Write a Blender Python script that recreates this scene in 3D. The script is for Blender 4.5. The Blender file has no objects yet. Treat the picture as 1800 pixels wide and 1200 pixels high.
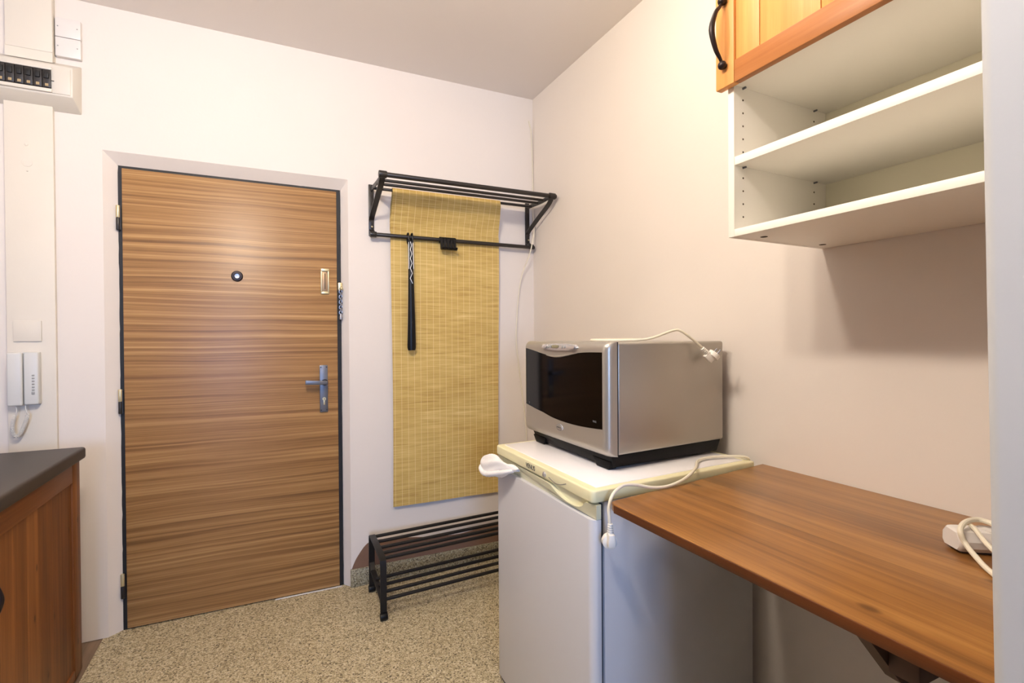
import bpy, bmesh, math, random
from mathutils import Vector, Matrix
random.seed(7)
R = math.radians
sc = bpy.context.scene
C = sc.collection

# ------------------------------------------------------------ camera, light, exposure
CAM_H = 1.25
cam_d = bpy.data.cameras.new('camera')
cam_d.sensor_width = 36.0
cam_d.lens = 36.0 * 899.0 / 1800.0
cam_d.clip_start = 0.02
cam = bpy.data.objects.new('camera', cam_d)
C.objects.link(cam)
yaw, pit, roll = R(25.5), R(-0.475), R(-0.375)
fwd = Vector((math.sin(yaw) * math.cos(pit), math.cos(yaw) * math.cos(pit), math.sin(pit)))
right0 = Vector((math.cos(yaw), -math.sin(yaw), 0))
up0 = right0.cross(fwd)
right = right0 * math.cos(roll) + up0 * math.sin(roll)
up = -right0 * math.sin(roll) + up0 * math.cos(roll)
M = Matrix((right, up, -fwd)).transposed().to_4x4()
M.translation = Vector((0, 0, CAM_H))
cam.matrix_world = M
sc.camera = cam

w = bpy.data.worlds.new('world')
sc.world = w
w.use_nodes = True
w.node_tree.nodes['Background'].inputs[0].default_value = (0.62, 0.75, 1.0, 1)
w.node_tree.nodes['Background'].inputs[1].default_value = 0.5

sc.view_settings.view_transform = 'Standard'
sc.view_settings.look = 'None'
sc.view_settings.gamma = 1.0
sc.view_settings.use_curve_mapping = False
sc.view_settings.exposure = 0.0

def lamp_point(name, loc, col, power, rad):
    d = bpy.data.lights.new(name, 'POINT')
    d.color = col; d.energy = power; d.shadow_soft_size = rad
    o = bpy.data.objects.new(name, d); C.objects.link(o); o.location = loc
    return o
def lamp_area(name, loc, rot, sx, sy, col, power):
    d = bpy.data.lights.new(name, 'AREA')
    d.shape = 'RECTANGLE'; d.size = sx; d.size_y = sy
    d.color = col; d.energy = power
    o = bpy.data.objects.new(name, d); C.objects.link(o)
    o.location = loc; o.rotation_euler = rot
    return o
LAMP = (1.0, 0.88, 0.735)
lamp_point('ceiling_lamp', (-0.15, 1.10, 2.39), LAMP, 32.5, 0.06)
lamp_point('ceiling_lamp', (-0.15, 0.80, 2.44), LAMP, 32.5, 0.06)
lamp_point('ceiling_lamp', (-0.20, 0.50, 2.48), LAMP, 32.5, 0.06)
lamp_point('added_wall_light', (0.86, 1.22, 2.55), LAMP, 4.0, 0.05)  # added unseen light that brightens the upper right wall beside the cabinet
lamp_area('window_daylight', (-0.78, -3.55, 1.50), (R(90), 0, 0), 0.85, 1.4, (0.33, 0.54, 1.0), 112.0)

# ------------------------------------------------------------ materials
def new_mat(name):
    m = bpy.data.materials.new(name)
    m.use_nodes = True
    nt = m.node_tree
    return m, nt, nt.nodes['Principled BSDF']
def lin(c):
    def f(v):
        v = v / 255.0
        return v / 12.92 if v <= 0.04045 else ((v + 0.055) / 1.055) ** 2.4
    return (f(c[0]), f(c[1]), f(c[2]), 1.0)
def plain(name, col, rough=0.5, metal=0.0, bump=0.0, bscale=200.0, spec=0.5, coat=0.0, var=0.0):
    m, nt, b = new_mat(name)
    b.inputs['Base Color'].default_value = lin(col)
    b.inputs['Roughness'].default_value = rough
    b.inputs['Metallic'].default_value = metal
    b.inputs['Specular IOR Level'].default_value = spec
    b.inputs['Coat Weight'].default_value = coat
    tc = nt.nodes.new('ShaderNodeTexCoord')
    n = nt.nodes.new('ShaderNodeTexNoise')
    n.inputs['Scale'].default_value = bscale
    n.inputs['Detail'].default_value = 4
    nt.links.new(tc.outputs['Object'], n.inputs['Vector'])
    if bump > 0:
        bp = nt.nodes.new('ShaderNodeBump')
        bp.inputs['Strength'].default_value = bump
        bp.inputs['Distance'].default_value = 0.002
        nt.links.new(n.outputs['Fac'], bp.inputs['Height'])
        nt.links.new(bp.outputs['Normal'], b.inputs['Normal'])
    if var > 0:
        n2 = nt.nodes.new('ShaderNodeTexNoise')
        n2.inputs['Scale'].default_value = 3.0
        n2.inputs['Detail'].default_value = 5
        nt.links.new(tc.outputs['Object'], n2.inputs['Vector'])
        r = nt.nodes.new('ShaderNodeValToRGB')
        c = lin(col)
        r.color_ramp.elements[0].position = 0.3
        r.color_ramp.elements[1].position = 0.7
        r.color_ramp.elements[0].color = (c[0] * (1 - var), c[1] * (1 - var), c[2] * (1 - var), 1)
        r.color_ramp.elements[1].color = c
        nt.links.new(n2.outputs['Fac'], r.inputs['Fac'])
        nt.links.new(r.outputs['Color'], b.inputs['Base Color'])
    return m

def N(nt, kind, **kw):
    n = nt.nodes.new(kind)
    for k, v in kw.items():
        if k.startswith('i_'):
            key = k[2:]
            key = int(key) if key.isdigit() else key
            n.inputs[key].default_value = v
        else:
            setattr(n, k, v)
    return n
def math_node(nt, op, a, b=None):
    n = nt.nodes.new('ShaderNodeMath'); n.operation = op
    for i, v in enumerate((a, b)):
        if v is None: continue
        if isinstance(v, (int, float)): n.inputs[i].default_value = v
        else: nt.links.new(v, n.inputs[i])
    return n.outputs[0]
def ramp(nt, fac, stops, interp='LINEAR'):
    r = nt.nodes.new('ShaderNodeValToRGB')
    r.color_ramp.interpolation = interp
    e = r.color_ramp.elements
    while len(e) < len(stops): e.new(0.5)
    for el, (p, c) in zip(e, stops):
        el.position = p; el.color = c
    nt.links.new(fac, r.inputs['Fac'])
    return r.outputs['Color']
def combine(nt, x, y, z):
    n = nt.nodes.new('ShaderNodeCombineXYZ')
    for i, v in enumerate((x, y, z)):
        if isinstance(v, (int, float)): n.inputs[i].default_value = v
        else: nt.links.new(v, n.inputs[i])
    return n.outputs[0]
def noise(nt, vec, scale, detail=3.0, rough=0.5, dist=0.0):
    n = N(nt, 'ShaderNodeTexNoise')
    n.inputs['Scale'].default_value = scale
    n.inputs['Detail'].default_value = detail
    n.inputs['Roughness'].default_value = rough
    n.inputs['Distortion'].default_value = dist
    nt.links.new(vec, n.inputs['Vector'])
    return n.outputs['Fac']
def mix(nt, fac, a, b, mode='MIX'):
    n = nt.nodes.new('ShaderNodeMix'); n.data_type = 'RGBA'; n.blend_type = mode
    if isinstance(fac, (int, float)): n.inputs[0].default_value = fac
    else: nt.links.new(fac, n.inputs[0])
    for i, v in ((6, a), (7, b)):
        if isinstance(v, tuple): n.inputs[i].default_value = v
        else: nt.links.new(v, n.inputs[i])
    return n.outputs[2]

def veneer(name):
    # horizontally striped walnut laminate: grain runs along X, changes along Z
    m, nt, b = new_mat(name)
    tc = N(nt, 'ShaderNodeTexCoord')
    s = N(nt, 'ShaderNodeSeparateXYZ'); nt.links.new(tc.outputs['Object'], s.inputs[0])
    x, z = s.outputs['X'], s.outputs['Z']
    warp = noise(nt, combine(nt, math_node(nt, 'MULTIPLY', x, 0.9), 0.0, math_node(nt, 'MULTIPLY', z, 3.0)), 1.0, 2.0)
    zz = math_node(nt, 'ADD', z, math_node(nt, 'MULTIPLY', warp, 0.05))
    band = noise(nt, combine(nt, math_node(nt, 'MULTIPLY', x, 0.35), 3.0, math_node(nt, 'MULTIPLY', zz, 46.0)), 1.0, 2.5, 0.6)
    mid = noise(nt, combine(nt, math_node(nt, 'MULTIPLY', x, 0.8), 9.0, math_node(nt, 'MULTIPLY', zz, 135.0)), 1.0, 2.0, 0.5)
    fine = noise(nt, combine(nt, math_node(nt, 'MULTIPLY', x, 10.0), 5.0, math_node(nt, 'MULTIPLY', zz, 420.0)), 1.0, 2.0, 0.5)
    f = math_node(nt, 'ADD', math_node(nt, 'MULTIPLY', band, 0.62), math_node(nt, 'ADD', math_node(nt, 'MULTIPLY', mid, 0.28), math_node(nt, 'MULTIPLY', fine, 0.10)))
    col = ramp(nt, f, [(0.34, lin((98, 68, 40))), (0.45, lin((134, 97, 57))), (0.52, lin((154, 115, 70))), (0.60, lin((174, 136, 88))), (0.68, lin((190, 154, 106)))])
    nt.links.new(col, b.inputs['Base Color'])
    b.inputs['Roughness'].default_value = 0.40
    b.inputs['Specular IOR Level'].default_value = 0.5
    return m

def pine(name, dark, midc, light, axis, across, plank=0.0, knots=True, rough=0.4, seed=0.0, coat=0.0, kscale=5.0):
    # grain along `axis`, rings across `across`
    m, nt, b = new_mat(name)
    tc = N(nt, 'ShaderNodeTexCoord')
    s = N(nt, 'ShaderNodeSeparateXYZ'); nt.links.new(tc.outputs['Object'], s.inputs[0])
    a, c = s.outputs[axis], s.outputs[across]
    off = seed
    if plank > 0:
        pl = math_node(nt, 'FLOOR', math_node(nt, 'MULTIPLY', math_node(nt, 'ADD', c, 10.0), 1.0 / plank))
        wn = N(nt, 'ShaderNodeTexWhiteNoise', noise_dimensions='1D'); nt.links.new(pl, wn.inputs['W'])
        off = math_node(nt, 'MULTIPLY', wn.outputs['Value'], 30.0)
    vec = combine(nt, math_node(nt, 'MULTIPLY', a, 1.1), math_node(nt, 'MULTIPLY', c, 9.0), off)
    big = noise(nt, vec, 1.0, 2.0, 0.5, 0.6)
    rings = noise(nt, combine(nt, math_node(nt, 'MULTIPLY', a, 1.5), math_node(nt, 'MULTIPLY', c, 55.0), off), 1.0, 2.0, 0.55, 0.5)
    fine = noise(nt, combine(nt, math_node(nt, 'MULTIPLY', a, 14.0), math_node(nt, 'MULTIPLY', c, 420.0), off), 1.0, 2.0)
    f = math_node(nt, 'ADD', math_node(nt, 'MULTIPLY', big, 0.5), math_node(nt, 'ADD', math_node(nt, 'MULTIPLY', rings, 0.36), math_node(nt, 'MULTIPLY', fine, 0.14)))
    if plank > 0:
        f = math_node(nt, 'ADD', f, math_node(nt, 'MULTIPLY', math_node(nt, 'SUBTRACT', wn.outputs['Value'], 0.5), 0.16))
    col = ramp(nt, f, [(0.34, lin(dark)), (0.50, lin(midc)), (0.66, lin(light))])
    if knots:
        v = N(nt, 'ShaderNodeTexVoronoi', voronoi_dimensions='2D'); v.inputs['Scale'].default_value = kscale
        nt.links.new(combine(nt, math_node(nt, 'ADD', math_node(nt, 'MULTIPLY', a, 0.55), seed), c, 0.0), v.inputs['Vector'])
        sx = N(nt, 'ShaderNodeSeparateXYZ'); nt.links.new(v.outputs['Color'], sx.inputs[0])
        pick = math_node(nt, 'GREATER_THAN', sx.outputs[0], 0.62)
        k = ramp(nt, v.outputs['Distance'], [(0.0, (1, 1, 1, 1)), (0.035, (0.85, 0.85, 0.85, 1)), (0.075, (0.12, 0.12, 0.12, 1)), (0.16, (0, 0, 0, 1))])
        kk = math_node(nt, 'MULTIPLY', math_node(nt, 'MULTIPLY', k, pick), 0.8)
        d = lin(dark)
        col = mix(nt, kk, col, (d[0] * 0.35, d[1] * 0.28, d[2] * 0.25, 1))
    nt.links.new(col, b.inputs['Base Color'])
    b.inputs['Roughness'].default_value = rough
    b.inputs['Coat Weight'].default_value = coat
    b.inputs['Specular IOR Level'].default_value = 0.35
    return m

def terrazzo(name, tint=(1, 1, 1), scale=215.0):
    m, nt, b = new_mat(name)
    tc = N(nt, 'ShaderNodeTexCoord')
    v = N(nt, 'ShaderNodeTexVoronoi'); v.inputs['Scale'].default_value = scale
    nt.links.new(tc.outputs['Object'], v.inputs['Vector'])
    s = N(nt, 'ShaderNodeSeparateXYZ'); nt.links.new(v.outputs['Color'], s.inputs[0])
    def t(c): 
        q = lin(c); return (q[0] * tint[0], q[1] * tint[1], q[2] * tint[2], 1)
    col = ramp(nt, s.outputs[0], [(0.0, t((80, 68, 50))), (0.08, t((110, 97, 72))), (0.22, t((154, 140, 108))), (0.5, t((182, 168, 134))), (0.82, t((199, 187, 155))), (1.0, t((220, 212, 186)))])
    big = noise(nt, tc.outputs['Object'], 2.5, 3.0)
    shade = ramp(nt, big, [(0.3, (0.90, 0.89, 0.88, 1)), (0.7, (1, 1, 1, 1))])
    col = mix(nt, 1.0, col, shade, 'MULTIPLY')
    nt.links.new(col, b.inputs['Base Color'])
    b.inputs['Roughness'].default_value = 0.55
    return m

def straw(name):
    m, nt, b = new_mat(name)
    tc = N(nt, 'ShaderNodeTexCoord')
    s = N(nt, 'ShaderNodeSeparateXYZ'); nt.links.new(tc.outputs['Object'], s.inputs[0])
    x, z = s.outputs['X'], s.outputs['Z']
    n1 = noise(nt, combine(nt, math_node(nt, 'MULTIPLY', x, 5.0), 0.0, math_node(nt, 'MULTIPLY', z, 330.0)), 1.0, 2.0, 0.6)
    n2 = noise(nt, combine(nt, math_node(nt, 'MULTIPLY', x, 7.0), 4.0, math_node(nt, 'MULTIPLY', z, 70.0)), 1.0, 2.0, 0.5)
    n3 = noise(nt, combine(nt, math_node(nt, 'MULTIPLY', x, 2.0), 8.0, math_node(nt, 'MULTIPLY', z, 6.0)), 1.0, 2.0, 0.5)
    f = math_node(nt, 'ADD', math_node(nt, 'MULTIPLY', n1, 0.45), math_node(nt, 'ADD', math_node(nt, 'MULTIPLY', n2, 0.30), math_node(nt, 'MULTIPLY', n3, 0.2)))
    col = ramp(nt, f, [(0.33, lin((168, 135, 72))), (0.45, lin((192, 163, 95))), (0.55, lin((206, 179, 112))), (0.68, lin((223, 201, 142)))])
    # stitched warp threads
    fr = math_node(nt, 'FRACT', math_node(nt, 'MULTIPLY', math_node(nt, 'ADD', x, 5.0), 1.0 / 0.0345))
    th = math_node(nt, 'LESS_THAN', math_node(nt, 'ABSOLUTE', math_node(nt, 'SUBTRACT', fr, 0.5)), 0.035)
    col = mix(nt, math_node(nt, 'MULTIPLY', th, 0.45), col, lin((240, 222, 176)))
    nt.links.new(col, b.inputs['Base Color'])
    b.inputs['Roughness'].default_value = 0.7
    b.inputs['Specular IOR Level'].default_value = 0.25
    bp = N(nt, 'ShaderNodeBump'); bp.inputs['Strength'].default_value = 0.5; bp.inputs['Distance'].default_value = 0.0015
    nt.links.new(n1, bp.inputs['Height']); nt.links.new(bp.outputs['Normal'], b.inputs['Normal'])
    return m

MT = {}
MT['wall'] = plain('wall_paint', (226, 218, 211), 0.75, bump=0.12, bscale=90, spec=0.2, var=0.02)
MT['back_room'] = plain('unseen_dark_wall', (62, 52, 45), 0.6, var=0.1)  # unseen rear walls, coloured dark to cut bounced light
MT['ceil'] = plain('ceiling_paint', (232, 226, 222), 0.85, spec=0.1, bump=0.05, bscale=60)
MT['jamb_daylit'] = plain('jamb_daylit', (184, 187, 193), 0.6, bump=0.2, bscale=35, spec=0.2, var=0.04)  # bluish grey holds part of the daylight's cool tint in the colour
MT['cream_paint'] = plain('cream_paint', (220, 213, 201), 0.5, bump=0.25, bscale=40, spec=0.3, var=0.03)
MT['cream_box'] = plain('cream_enamel', (212, 206, 195), 0.45)
MT['white_plastic'] = plain('white_plastic', (222, 217, 213), 0.4)
MT['grey_plastic'] = plain('grey_white_plastic', (208, 208, 205), 0.4)
MT['mid_grey'] = plain('mid_grey_plastic', (150, 150, 148), 0.5)
MT['black_metal'] = plain('black_metal', (34, 29, 27), 0.38, spec=0.5)
MT['rack_black'] = plain('soft_black_lacquer', (22, 19, 18), 0.45, spec=0.35)
MT['black_gap'] = plain('black_rubber', (14, 13, 15), 0.6, bump=0.5, bscale=60)
MT['black_plastic'] = plain('black_plastic', (9, 9, 11), 0.38, spec=0.3)
MT['base_black'] = plain('base_black_plastic', (3, 3, 5), 0.45, spec=0.12)
MT['iron'] = plain('dark_iron', (42, 33, 33), 0.4, metal=0.6)
MT['breaker'] = plain('black_breaker', (38, 34, 33), 0.45)
MT['breaker_hole'] = plain('breaker_recess', (8, 8, 9), 0.6)
MT['breaker_tag'] = plain('breaker_label', (168, 146, 108), 0.6)
MT['steel'] = plain('brushed_steel', (150, 152, 160), 0.38, metal=0.9)
MT['grey_alu'] = plain('grey_aluminium', (116, 118, 126), 0.42, metal=0.7)
MT['brass'] = plain('pale_brass', (214, 200, 160), 0.35, metal=0.7)
MT['brass_dark'] = plain('worn_brass', (164, 136, 104), 0.45, metal=0.4)
MT['silver_paint'] = plain('silver_lacquer', (172, 166, 156), 0.34, metal=0.55, bump=0.04, bscale=800)
MT['chrome'] = plain('silver_trim', (205, 205, 208), 0.22, metal=0.7)
MT['glass_black'] = plain('black_glass', (5, 4, 4), 0.07, spec=0.15)
MT['lcd'] = plain('display_window', (112, 108, 84), 0.3)
MT['melamine'] = plain('white_melamine', (244, 240, 231), 0.45, spec=0.35)
MT['hardboard'] = plain('cream_hardboard', (230, 225, 202), 0.6, spec=0.2)
MT['fridge_white'] = plain('white_enamel', (204, 204, 208), 0.3, coat=0.2)
MT['lid_white'] = plain('white_laminate', (240, 238, 240), 0.22)
MT['lid_cream'] = plain('yellowed_cream_plastic', (230, 224, 184), 0.4)
MT['grip'] = plain('yellowed_grip', (224, 221, 190), 0.45)
MT['dark_grey'] = plain('dark_gasket', (70, 72, 76), 0.7)  # dark grey for fridge gasket, plinth and power strip underside
MT['cord'] = plain('cream_cord', (226, 219, 200), 0.5)
MT['plug'] = plain('white_plug', (236, 232, 224), 0.42)
MT['terry'] = plain('white_terry', (244, 240, 236), 0.95, bump=1.0, bscale=350, spec=0.1)
MT['worktop'] = plain('dark_worktop', (54, 49, 45), 0.5, bump=0.05, bscale=400, var=0.12)
MT['brown_patch'] = plain('bare_brown_plaster', (128, 100, 84), 0.85, bump=0.3, bscale=30, var=0.15, spec=0.1)
MT['dark_wood'] = plain('dark_stained_wood', (74, 48, 34), 0.6)
MT['ink'] = plain('dark_ink', (70, 70, 74), 0.5)
MT['mark'] = plain('pale_print', (120, 118, 114), 0.5)
MT['lace'] = plain('silver_lace', (236, 232, 226), 0.35, metal=0.3)
MT['hole'] = plain('drill_hole', (70, 58, 44), 0.9)
MT['veneer'] = veneer('walnut_laminate')
MT['terrazzo'] = terrazzo('terrazzo_chips')
MT['terrazzo_skirt'] = terrazzo('terrazzo_skirting', (0.62, 0.65, 0.68))
MT['straw'] = straw('split_bamboo')
MT['pine_v'] = pine('honey_pine_upright', (210, 142, 76), (222, 156, 88), (232, 172, 104), 2, 1, 0.0, False, 0.4, 2.0)
MT['pine_h'] = pine('honey_pine_lengthwise', (150, 92, 46), (168, 108, 58), (186, 126, 70), 1, 2, 0.0, True, 0.4, 5.0, kscale=5.0)
MT['cab_v'] = pine('amber_pine_upright', (96, 56, 26), (124, 76, 36), (152, 98, 50), 2, 1, 0.085, True, 0.45, 1.0, kscale=9.0)
MT['cab_h'] = pine('amber_pine_lengthwise', (98, 57, 28), (118, 70, 34), (138, 86, 44), 1, 2, 0.0, False, 0.45, 4.0)
MT['table'] = pine('chestnut_pine_boards', (108, 70, 33), (140, 95, 47), (166, 119, 63), 1, 0, 0.11, True, 0.36, 3.0, coat=0.12, kscale=6.5)
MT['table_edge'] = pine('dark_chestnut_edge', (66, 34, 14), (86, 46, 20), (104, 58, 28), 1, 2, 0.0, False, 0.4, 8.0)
MT['vinyl'] = pine('brown_vinyl_planks', (92, 74, 58), (112, 92, 74), (132, 110, 90), 1, 0, 0.12, False, 0.5)

# ------------------------------------------------------------ mesh helpers
class MB:
    def __init__(self): self.bm = bmesh.new()
    def box(self, x0, x1, y0, y1, z0, z1, bev=0.0, seg=2):
        t = bmesh.new()
        bmesh.ops.create_cube(t, size=1.0)
        for v in t.verts:
            v.co = Vector(((x0 + x1) / 2 + v.co.x * (x1 - x0), (y0 + y1) / 2 + v.co.y * (y1 - y0), (z0 + z1) / 2 + v.co.z * (z1 - z0)))
        if bev > 0:
            bmesh.ops.bevel(t, geom=t.edges[:], offset=bev, segments=seg, profile=0.5, affect='EDGES')
        self._add(t); return self
    def _add(self, t, mat=None):
        if mat is not None: bmesh.ops.transform(t, matrix=mat, verts=t.verts)
        me = bpy.data.meshes.new('tmp'); t.to_mesh(me); t.free()
        self.bm.from_mesh(me); bpy.data.meshes.remove(me)
    def boxm(self, sx, sy, sz, mat, bev=0.0, seg=2):
        t = bmesh.new(); bmesh.ops.create_cube(t, size=1.0)
        for v in t.verts: v.co = Vector((v.co.x * sx, v.co.y * sy, v.co.z * sz))
        if bev > 0: bmesh.ops.bevel(t, geom=t.edges[:], offset=bev, segments=seg, profile=0.5, affect='EDGES')
        self._add(t, mat); return self
    def cyl(self, p0, p1, r, n=20, r2=None, bev=0.0):
        p0, p1 = Vector(p0), Vector(p1); d = p1 - p0
        t = bmesh.new()
        bmesh.ops.create_cone(t, cap_ends=True, segments=n, radius1=r, radius2=r if r2 is None else r2, depth=d.length)
        if bev > 0:
            es = [e for e in t.edges if abs(e.verts[0].co.z - e.verts[1].co.z) < 1e-6]
            bmesh.ops.bevel(t, geom=es, offset=bev, segments=2, profile=0.5, affect='EDGES')
        m = Matrix.Translation((p0 + p1) / 2) @ d.to_track_quat('Z', 'Y').to_matrix().to_4x4()
        self._add(t, m); return self
    def sphere(self, c, r, sc_=(1, 1, 1), n=16):
        t = bmesh.new(); bmesh.ops.create_uvsphere(t, u_segments=n, v_segments=max(6, n // 2), radius=r)
        self._add(t, Matrix.Translation(Vector(c)) @ Matrix.Diagonal((*sc_, 1))); return self
    def prism(self, pts, axis, a0, a1, bev=0.0):
        # polygon pts in the two remaining axes (order x,y,z without axis), extruded along axis from a0 to a1
        def mk(p, a):
            if axis == 0: return (a, p[0], p[1])
            if axis == 1: return (p[0], a, p[1])
            return (p[0], p[1], a)
        t = bmesh.new()
        lo = [t.verts.new(mk(p, a0)) for p in pts]; hi = [t.verts.new(mk(p, a1)) for p in pts]
        t.faces.new(lo); t.faces.new(hi[::-1])
        for i in range(len(pts)):
            j = (i + 1) % len(pts)
            t.faces.new((lo[j], lo[i], hi[i], hi[j]))
        bmesh.ops.recalc_face_normals(t, faces=t.faces[:])
        if bev > 0: bmesh.ops.bevel(t, geom=t.edges[:], offset=bev, segments=2, profile=0.5, affect='EDGES')
        self._add(t); return self
    def tube(self, pts, r, n=10, smooth=True, sub=6, radii=None, cap=True, closed=False, flat=None):
        P = [Vector(p) for p in pts]
        if smooth: P, radii = spline(P, sub, radii, closed)
        k = len(P)
        rr = radii if radii else [r] * k
        t = bmesh.new(); rings = []
        prev = None
        for i in range(k):
            if closed: d = (P[(i + 1) % k] - P[i - 1]).normalized()
            else: d = (P[min(i + 1, k - 1)] - P[max(i - 1, 0)]).normalized()
            if prev is None:
                u = d.orthogonal().normalized()
                if flat is not None:
                    u = (Vector(flat) - d * d.dot(Vector(flat))).normalized()
            else:
                u = (prev - d * prev.dot(d)).normalized()
            prev = u; v = d.cross(u)
            fa = 1.0
            rings.append([t.verts.new(P[i] + (u * math.cos(2 * math.pi * j / n) + v * math.sin(2 * math.pi * j / n)) * rr[i]) for j in range(n)])
        for i in range(k if closed else k - 1):
            a, b_ = rings[i], rings[(i + 1) % k]
            for j in range(n):
                t.faces.new((a[j], a[(j + 1) % n], b_[(j + 1) % n], b_[j]))
        if cap and not closed:
            t.faces.new(rings[0][::-1]); t.faces.new(rings[-1])
        bmesh.ops.recalc_face_normals(t, faces=t.faces[:])
        self._add(t); return self
    def strip(self, pts, wdir, width, thick, smooth=False, sub=6):
        # flat bar following pts; width along wdir, thickness across
        P = [Vector(p) for p in pts]; W = Vector(wdir).normalized()
        if smooth: P, _ = spline(P, sub)
        t = bmesh.new(); rings = []; k = len(P)
        for i in range(k):
            d = (P[min(i + 1, k - 1)] - P[max(i - 1, 0)]).normalized()
            nn = d.cross(W).normalized()
            rings.append([t.verts.new(P[i] + W * a * width / 2 + nn * b_ * thick / 2) for a, b_ in ((-1, -1), (1, -1), (1, 1), (-1, 1))])
        for i in range(k - 1):
            for j in range(4):
                t.faces.new((rings[i][j], rings[i][(j + 1) % 4], rings[i + 1][(j + 1) % 4], rings[i + 1][j]))
        t.faces.new(rings[0][::-1]); t.faces.new(rings[-1])
        bmesh.ops.recalc_face_normals(t, faces=t.faces[:])
        self._add(t); return self
    def lathe(self, prof, c, axis='z', n=24):
        t = bmesh.new(); rings = []
        for r, h in prof:
            rings.append([t.verts.new((r * math.cos(2 * math.pi * j / n), r * math.sin(2 * math.pi * j / n), h)) for j in range(n)])
        for i in range(len(prof) - 1):
            for j in range(n):
                t.faces.new((rings[i][j], rings[i][(j + 1) % n], rings[i + 1][(j + 1) % n], rings[i + 1][j]))
        t.faces.new(rings[0][::-1]); t.faces.new(rings[-1])
        bmesh.ops.recalc_face_normals(t, faces=t.faces[:])
        rot = {'z': Matrix.Identity(4), '-y': Matrix.Rotation(R(90), 4, 'X'), '-x': Matrix.Rotation(R(-90), 4, 'Y')}[axis]
        self._add(t, Matrix.Translation(Vector(c)) @ rot); return self
    def warp(self, f):
        for v in self.bm.verts: v.co = Vector(f(v.co))
        return self

def spline(P, sub=6, radii=None, closed=False):
    out, ro = [], []
    k = len(P)
    segs = k if closed else k - 1
    for i in range(segs):
        if closed: a, b, c, d = P[i - 1], P[i], P[(i + 1) % k], P[(i + 2) % k]
        else:
            b, c = P[i], P[i + 1]
            a = P[i - 1] if i > 0 else b + (b - c)
            d = P[i + 2] if i + 2 < k else c + (c - b)
        for s in range(sub):
            t = s / sub
            out.append(0.5 * ((2 * b) + (c - a) * t + (2 * a - 5 * b + 4 * c - d) * t * t + (3 * b - a - 3 * c + d) * t ** 3))
            if radii: ro.append(radii[i] * (1 - t) + radii[(i + 1) % k] * t)
    if not closed:
        out.append(P[-1])
        if radii: ro.append(radii[-1])
    return out, (ro if radii else None)

def empty(name, loc):
    o = bpy.data.objects.new(name, None); C.objects.link(o); o.location = loc
    o.empty_display_size = 0.05
    return o
def world_loc(o):
    v = Vector((0, 0, 0))
    while o is not None:
        v += o.location; o = o.parent
    return v
def build(name, mb, mat, parent=None, loc=None, ang=35, flat=False):
    bm = mb.bm
    base = world_loc(parent) if parent else (Vector(loc) if loc else Vector((0, 0, 0)))
    if loc and parent: base = Vector(loc)
    for v in bm.verts: v.co -= base
    me = bpy.data.meshes.new(name)
    bm.to_mesh(me); bm.free()
    me.materials.append(MT[mat] if isinstance(mat, str) else mat)
    if not flat:
        for p in me.polygons: p.use_smooth = True
        me.set_sharp_from_angle(angle=R(ang))
    o = bpy.data.objects.new(name, me); C.objects.link(o)
    if parent: o.parent = parent; o.location = base - world_loc(parent)
    else: o.location = base
    return o
def tag(o, label, cat, group=None):
    o['label'] = label; o['category'] = cat
    if group: o['group'] = group
    return o
def struct(o, label=None, cat=None):
    o['kind'] = 'structure'
    if label: o['label'] = label
    if cat: o['category'] = cat
    return o
def text_mesh(txt, size, mat4, extrude=0.0004):
    cu = bpy.data.curves.new('txt', 'FONT'); cu.body = txt; cu.size = size; cu.extrude = extrude
    cu.align_x = 'CENTER'; cu.align_y = 'CENTER'
    ob = bpy.data.objects.new('txt', cu); C.objects.link(ob)
    dg = bpy.context.evaluated_depsgraph_get()
    me = bpy.data.meshes.new_from_object(ob.evaluated_get(dg))
    bpy.data.objects.remove(ob)
    mb = MB(); mb.bm.from_mesh(me); bpy.data.meshes.remove(me)
    bmesh.ops.transform(mb.bm, matrix=mat4, verts=mb.bm.verts)
    return mb

# ------------------------------------------------------------ the room
YB = 2.665          # back wall face
XR = 1.415          # right wall face
XL = -1.27
YF = -3.60
ZC = 2.642
PX, PY = 0.62, 0.2487   # free corner of the partition at the right

m = MB(); m.box(-0.635, XR + 0.1, YF, 2.80, -0.06, 0.0)
struct(build('floor', m, 'terrazzo'), 'speckled beige terrazzo floor in front of the entrance door', 'floor')
m = MB(); m.box(XL - 0.1, -0.635, YF, 2.80, -0.06, -0.002)
struct(build('floor', m, 'vinyl'), 'brown wood-look floor strip under the base cabinet', 'floor')
m = MB(); m.box(XL - 0.1, XR + 0.1, YF - 0.1, 2.85, ZC, ZC + 0.1)
struct(build('ceiling', m, 'ceil'))

# back wall with a splayed door opening
DX0, DX1, DZ = -0.571, 0.336, 1.993      # opening at the frame
OX0, OX1, OZ = -0.617, 0.367, 2.043      # opening at the wall face
YD = 2.708
t = bmesh.new()
def quad(*p): t.faces.new([t.verts.new(q) for q in p])
xl, xr = XL - 0.1, XR + 0.1
quad((xl, YB, 0), (OX0, YB, 0), (OX0, YB, OZ), (xl, YB, OZ))
quad((OX1, YB, 0), (xr, YB, 0), (xr, YB, OZ), (OX1, YB, OZ))
quad((xl, YB, OZ), (OX0, YB, OZ), (OX0, YB, ZC), (xl, YB, ZC))
quad((OX0, YB, OZ), (OX1, YB, OZ), (OX1, YB, ZC), (OX0, YB, ZC))
quad((OX1, YB, OZ), (xr, YB, OZ), (xr, YB, ZC), (OX1, YB, ZC))
quad((OX0, YB, 0), (DX0, YD, 0), (DX0, YD, DZ), (OX0, YB, OZ))
quad((DX1, YD, 0), (OX1, YB, 0), (OX1, YB, OZ), (DX1, YD, DZ))
quad((OX0, YB, OZ), (DX0, YD, DZ), (DX1, YD, DZ), (OX1, YB, OZ))
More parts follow.
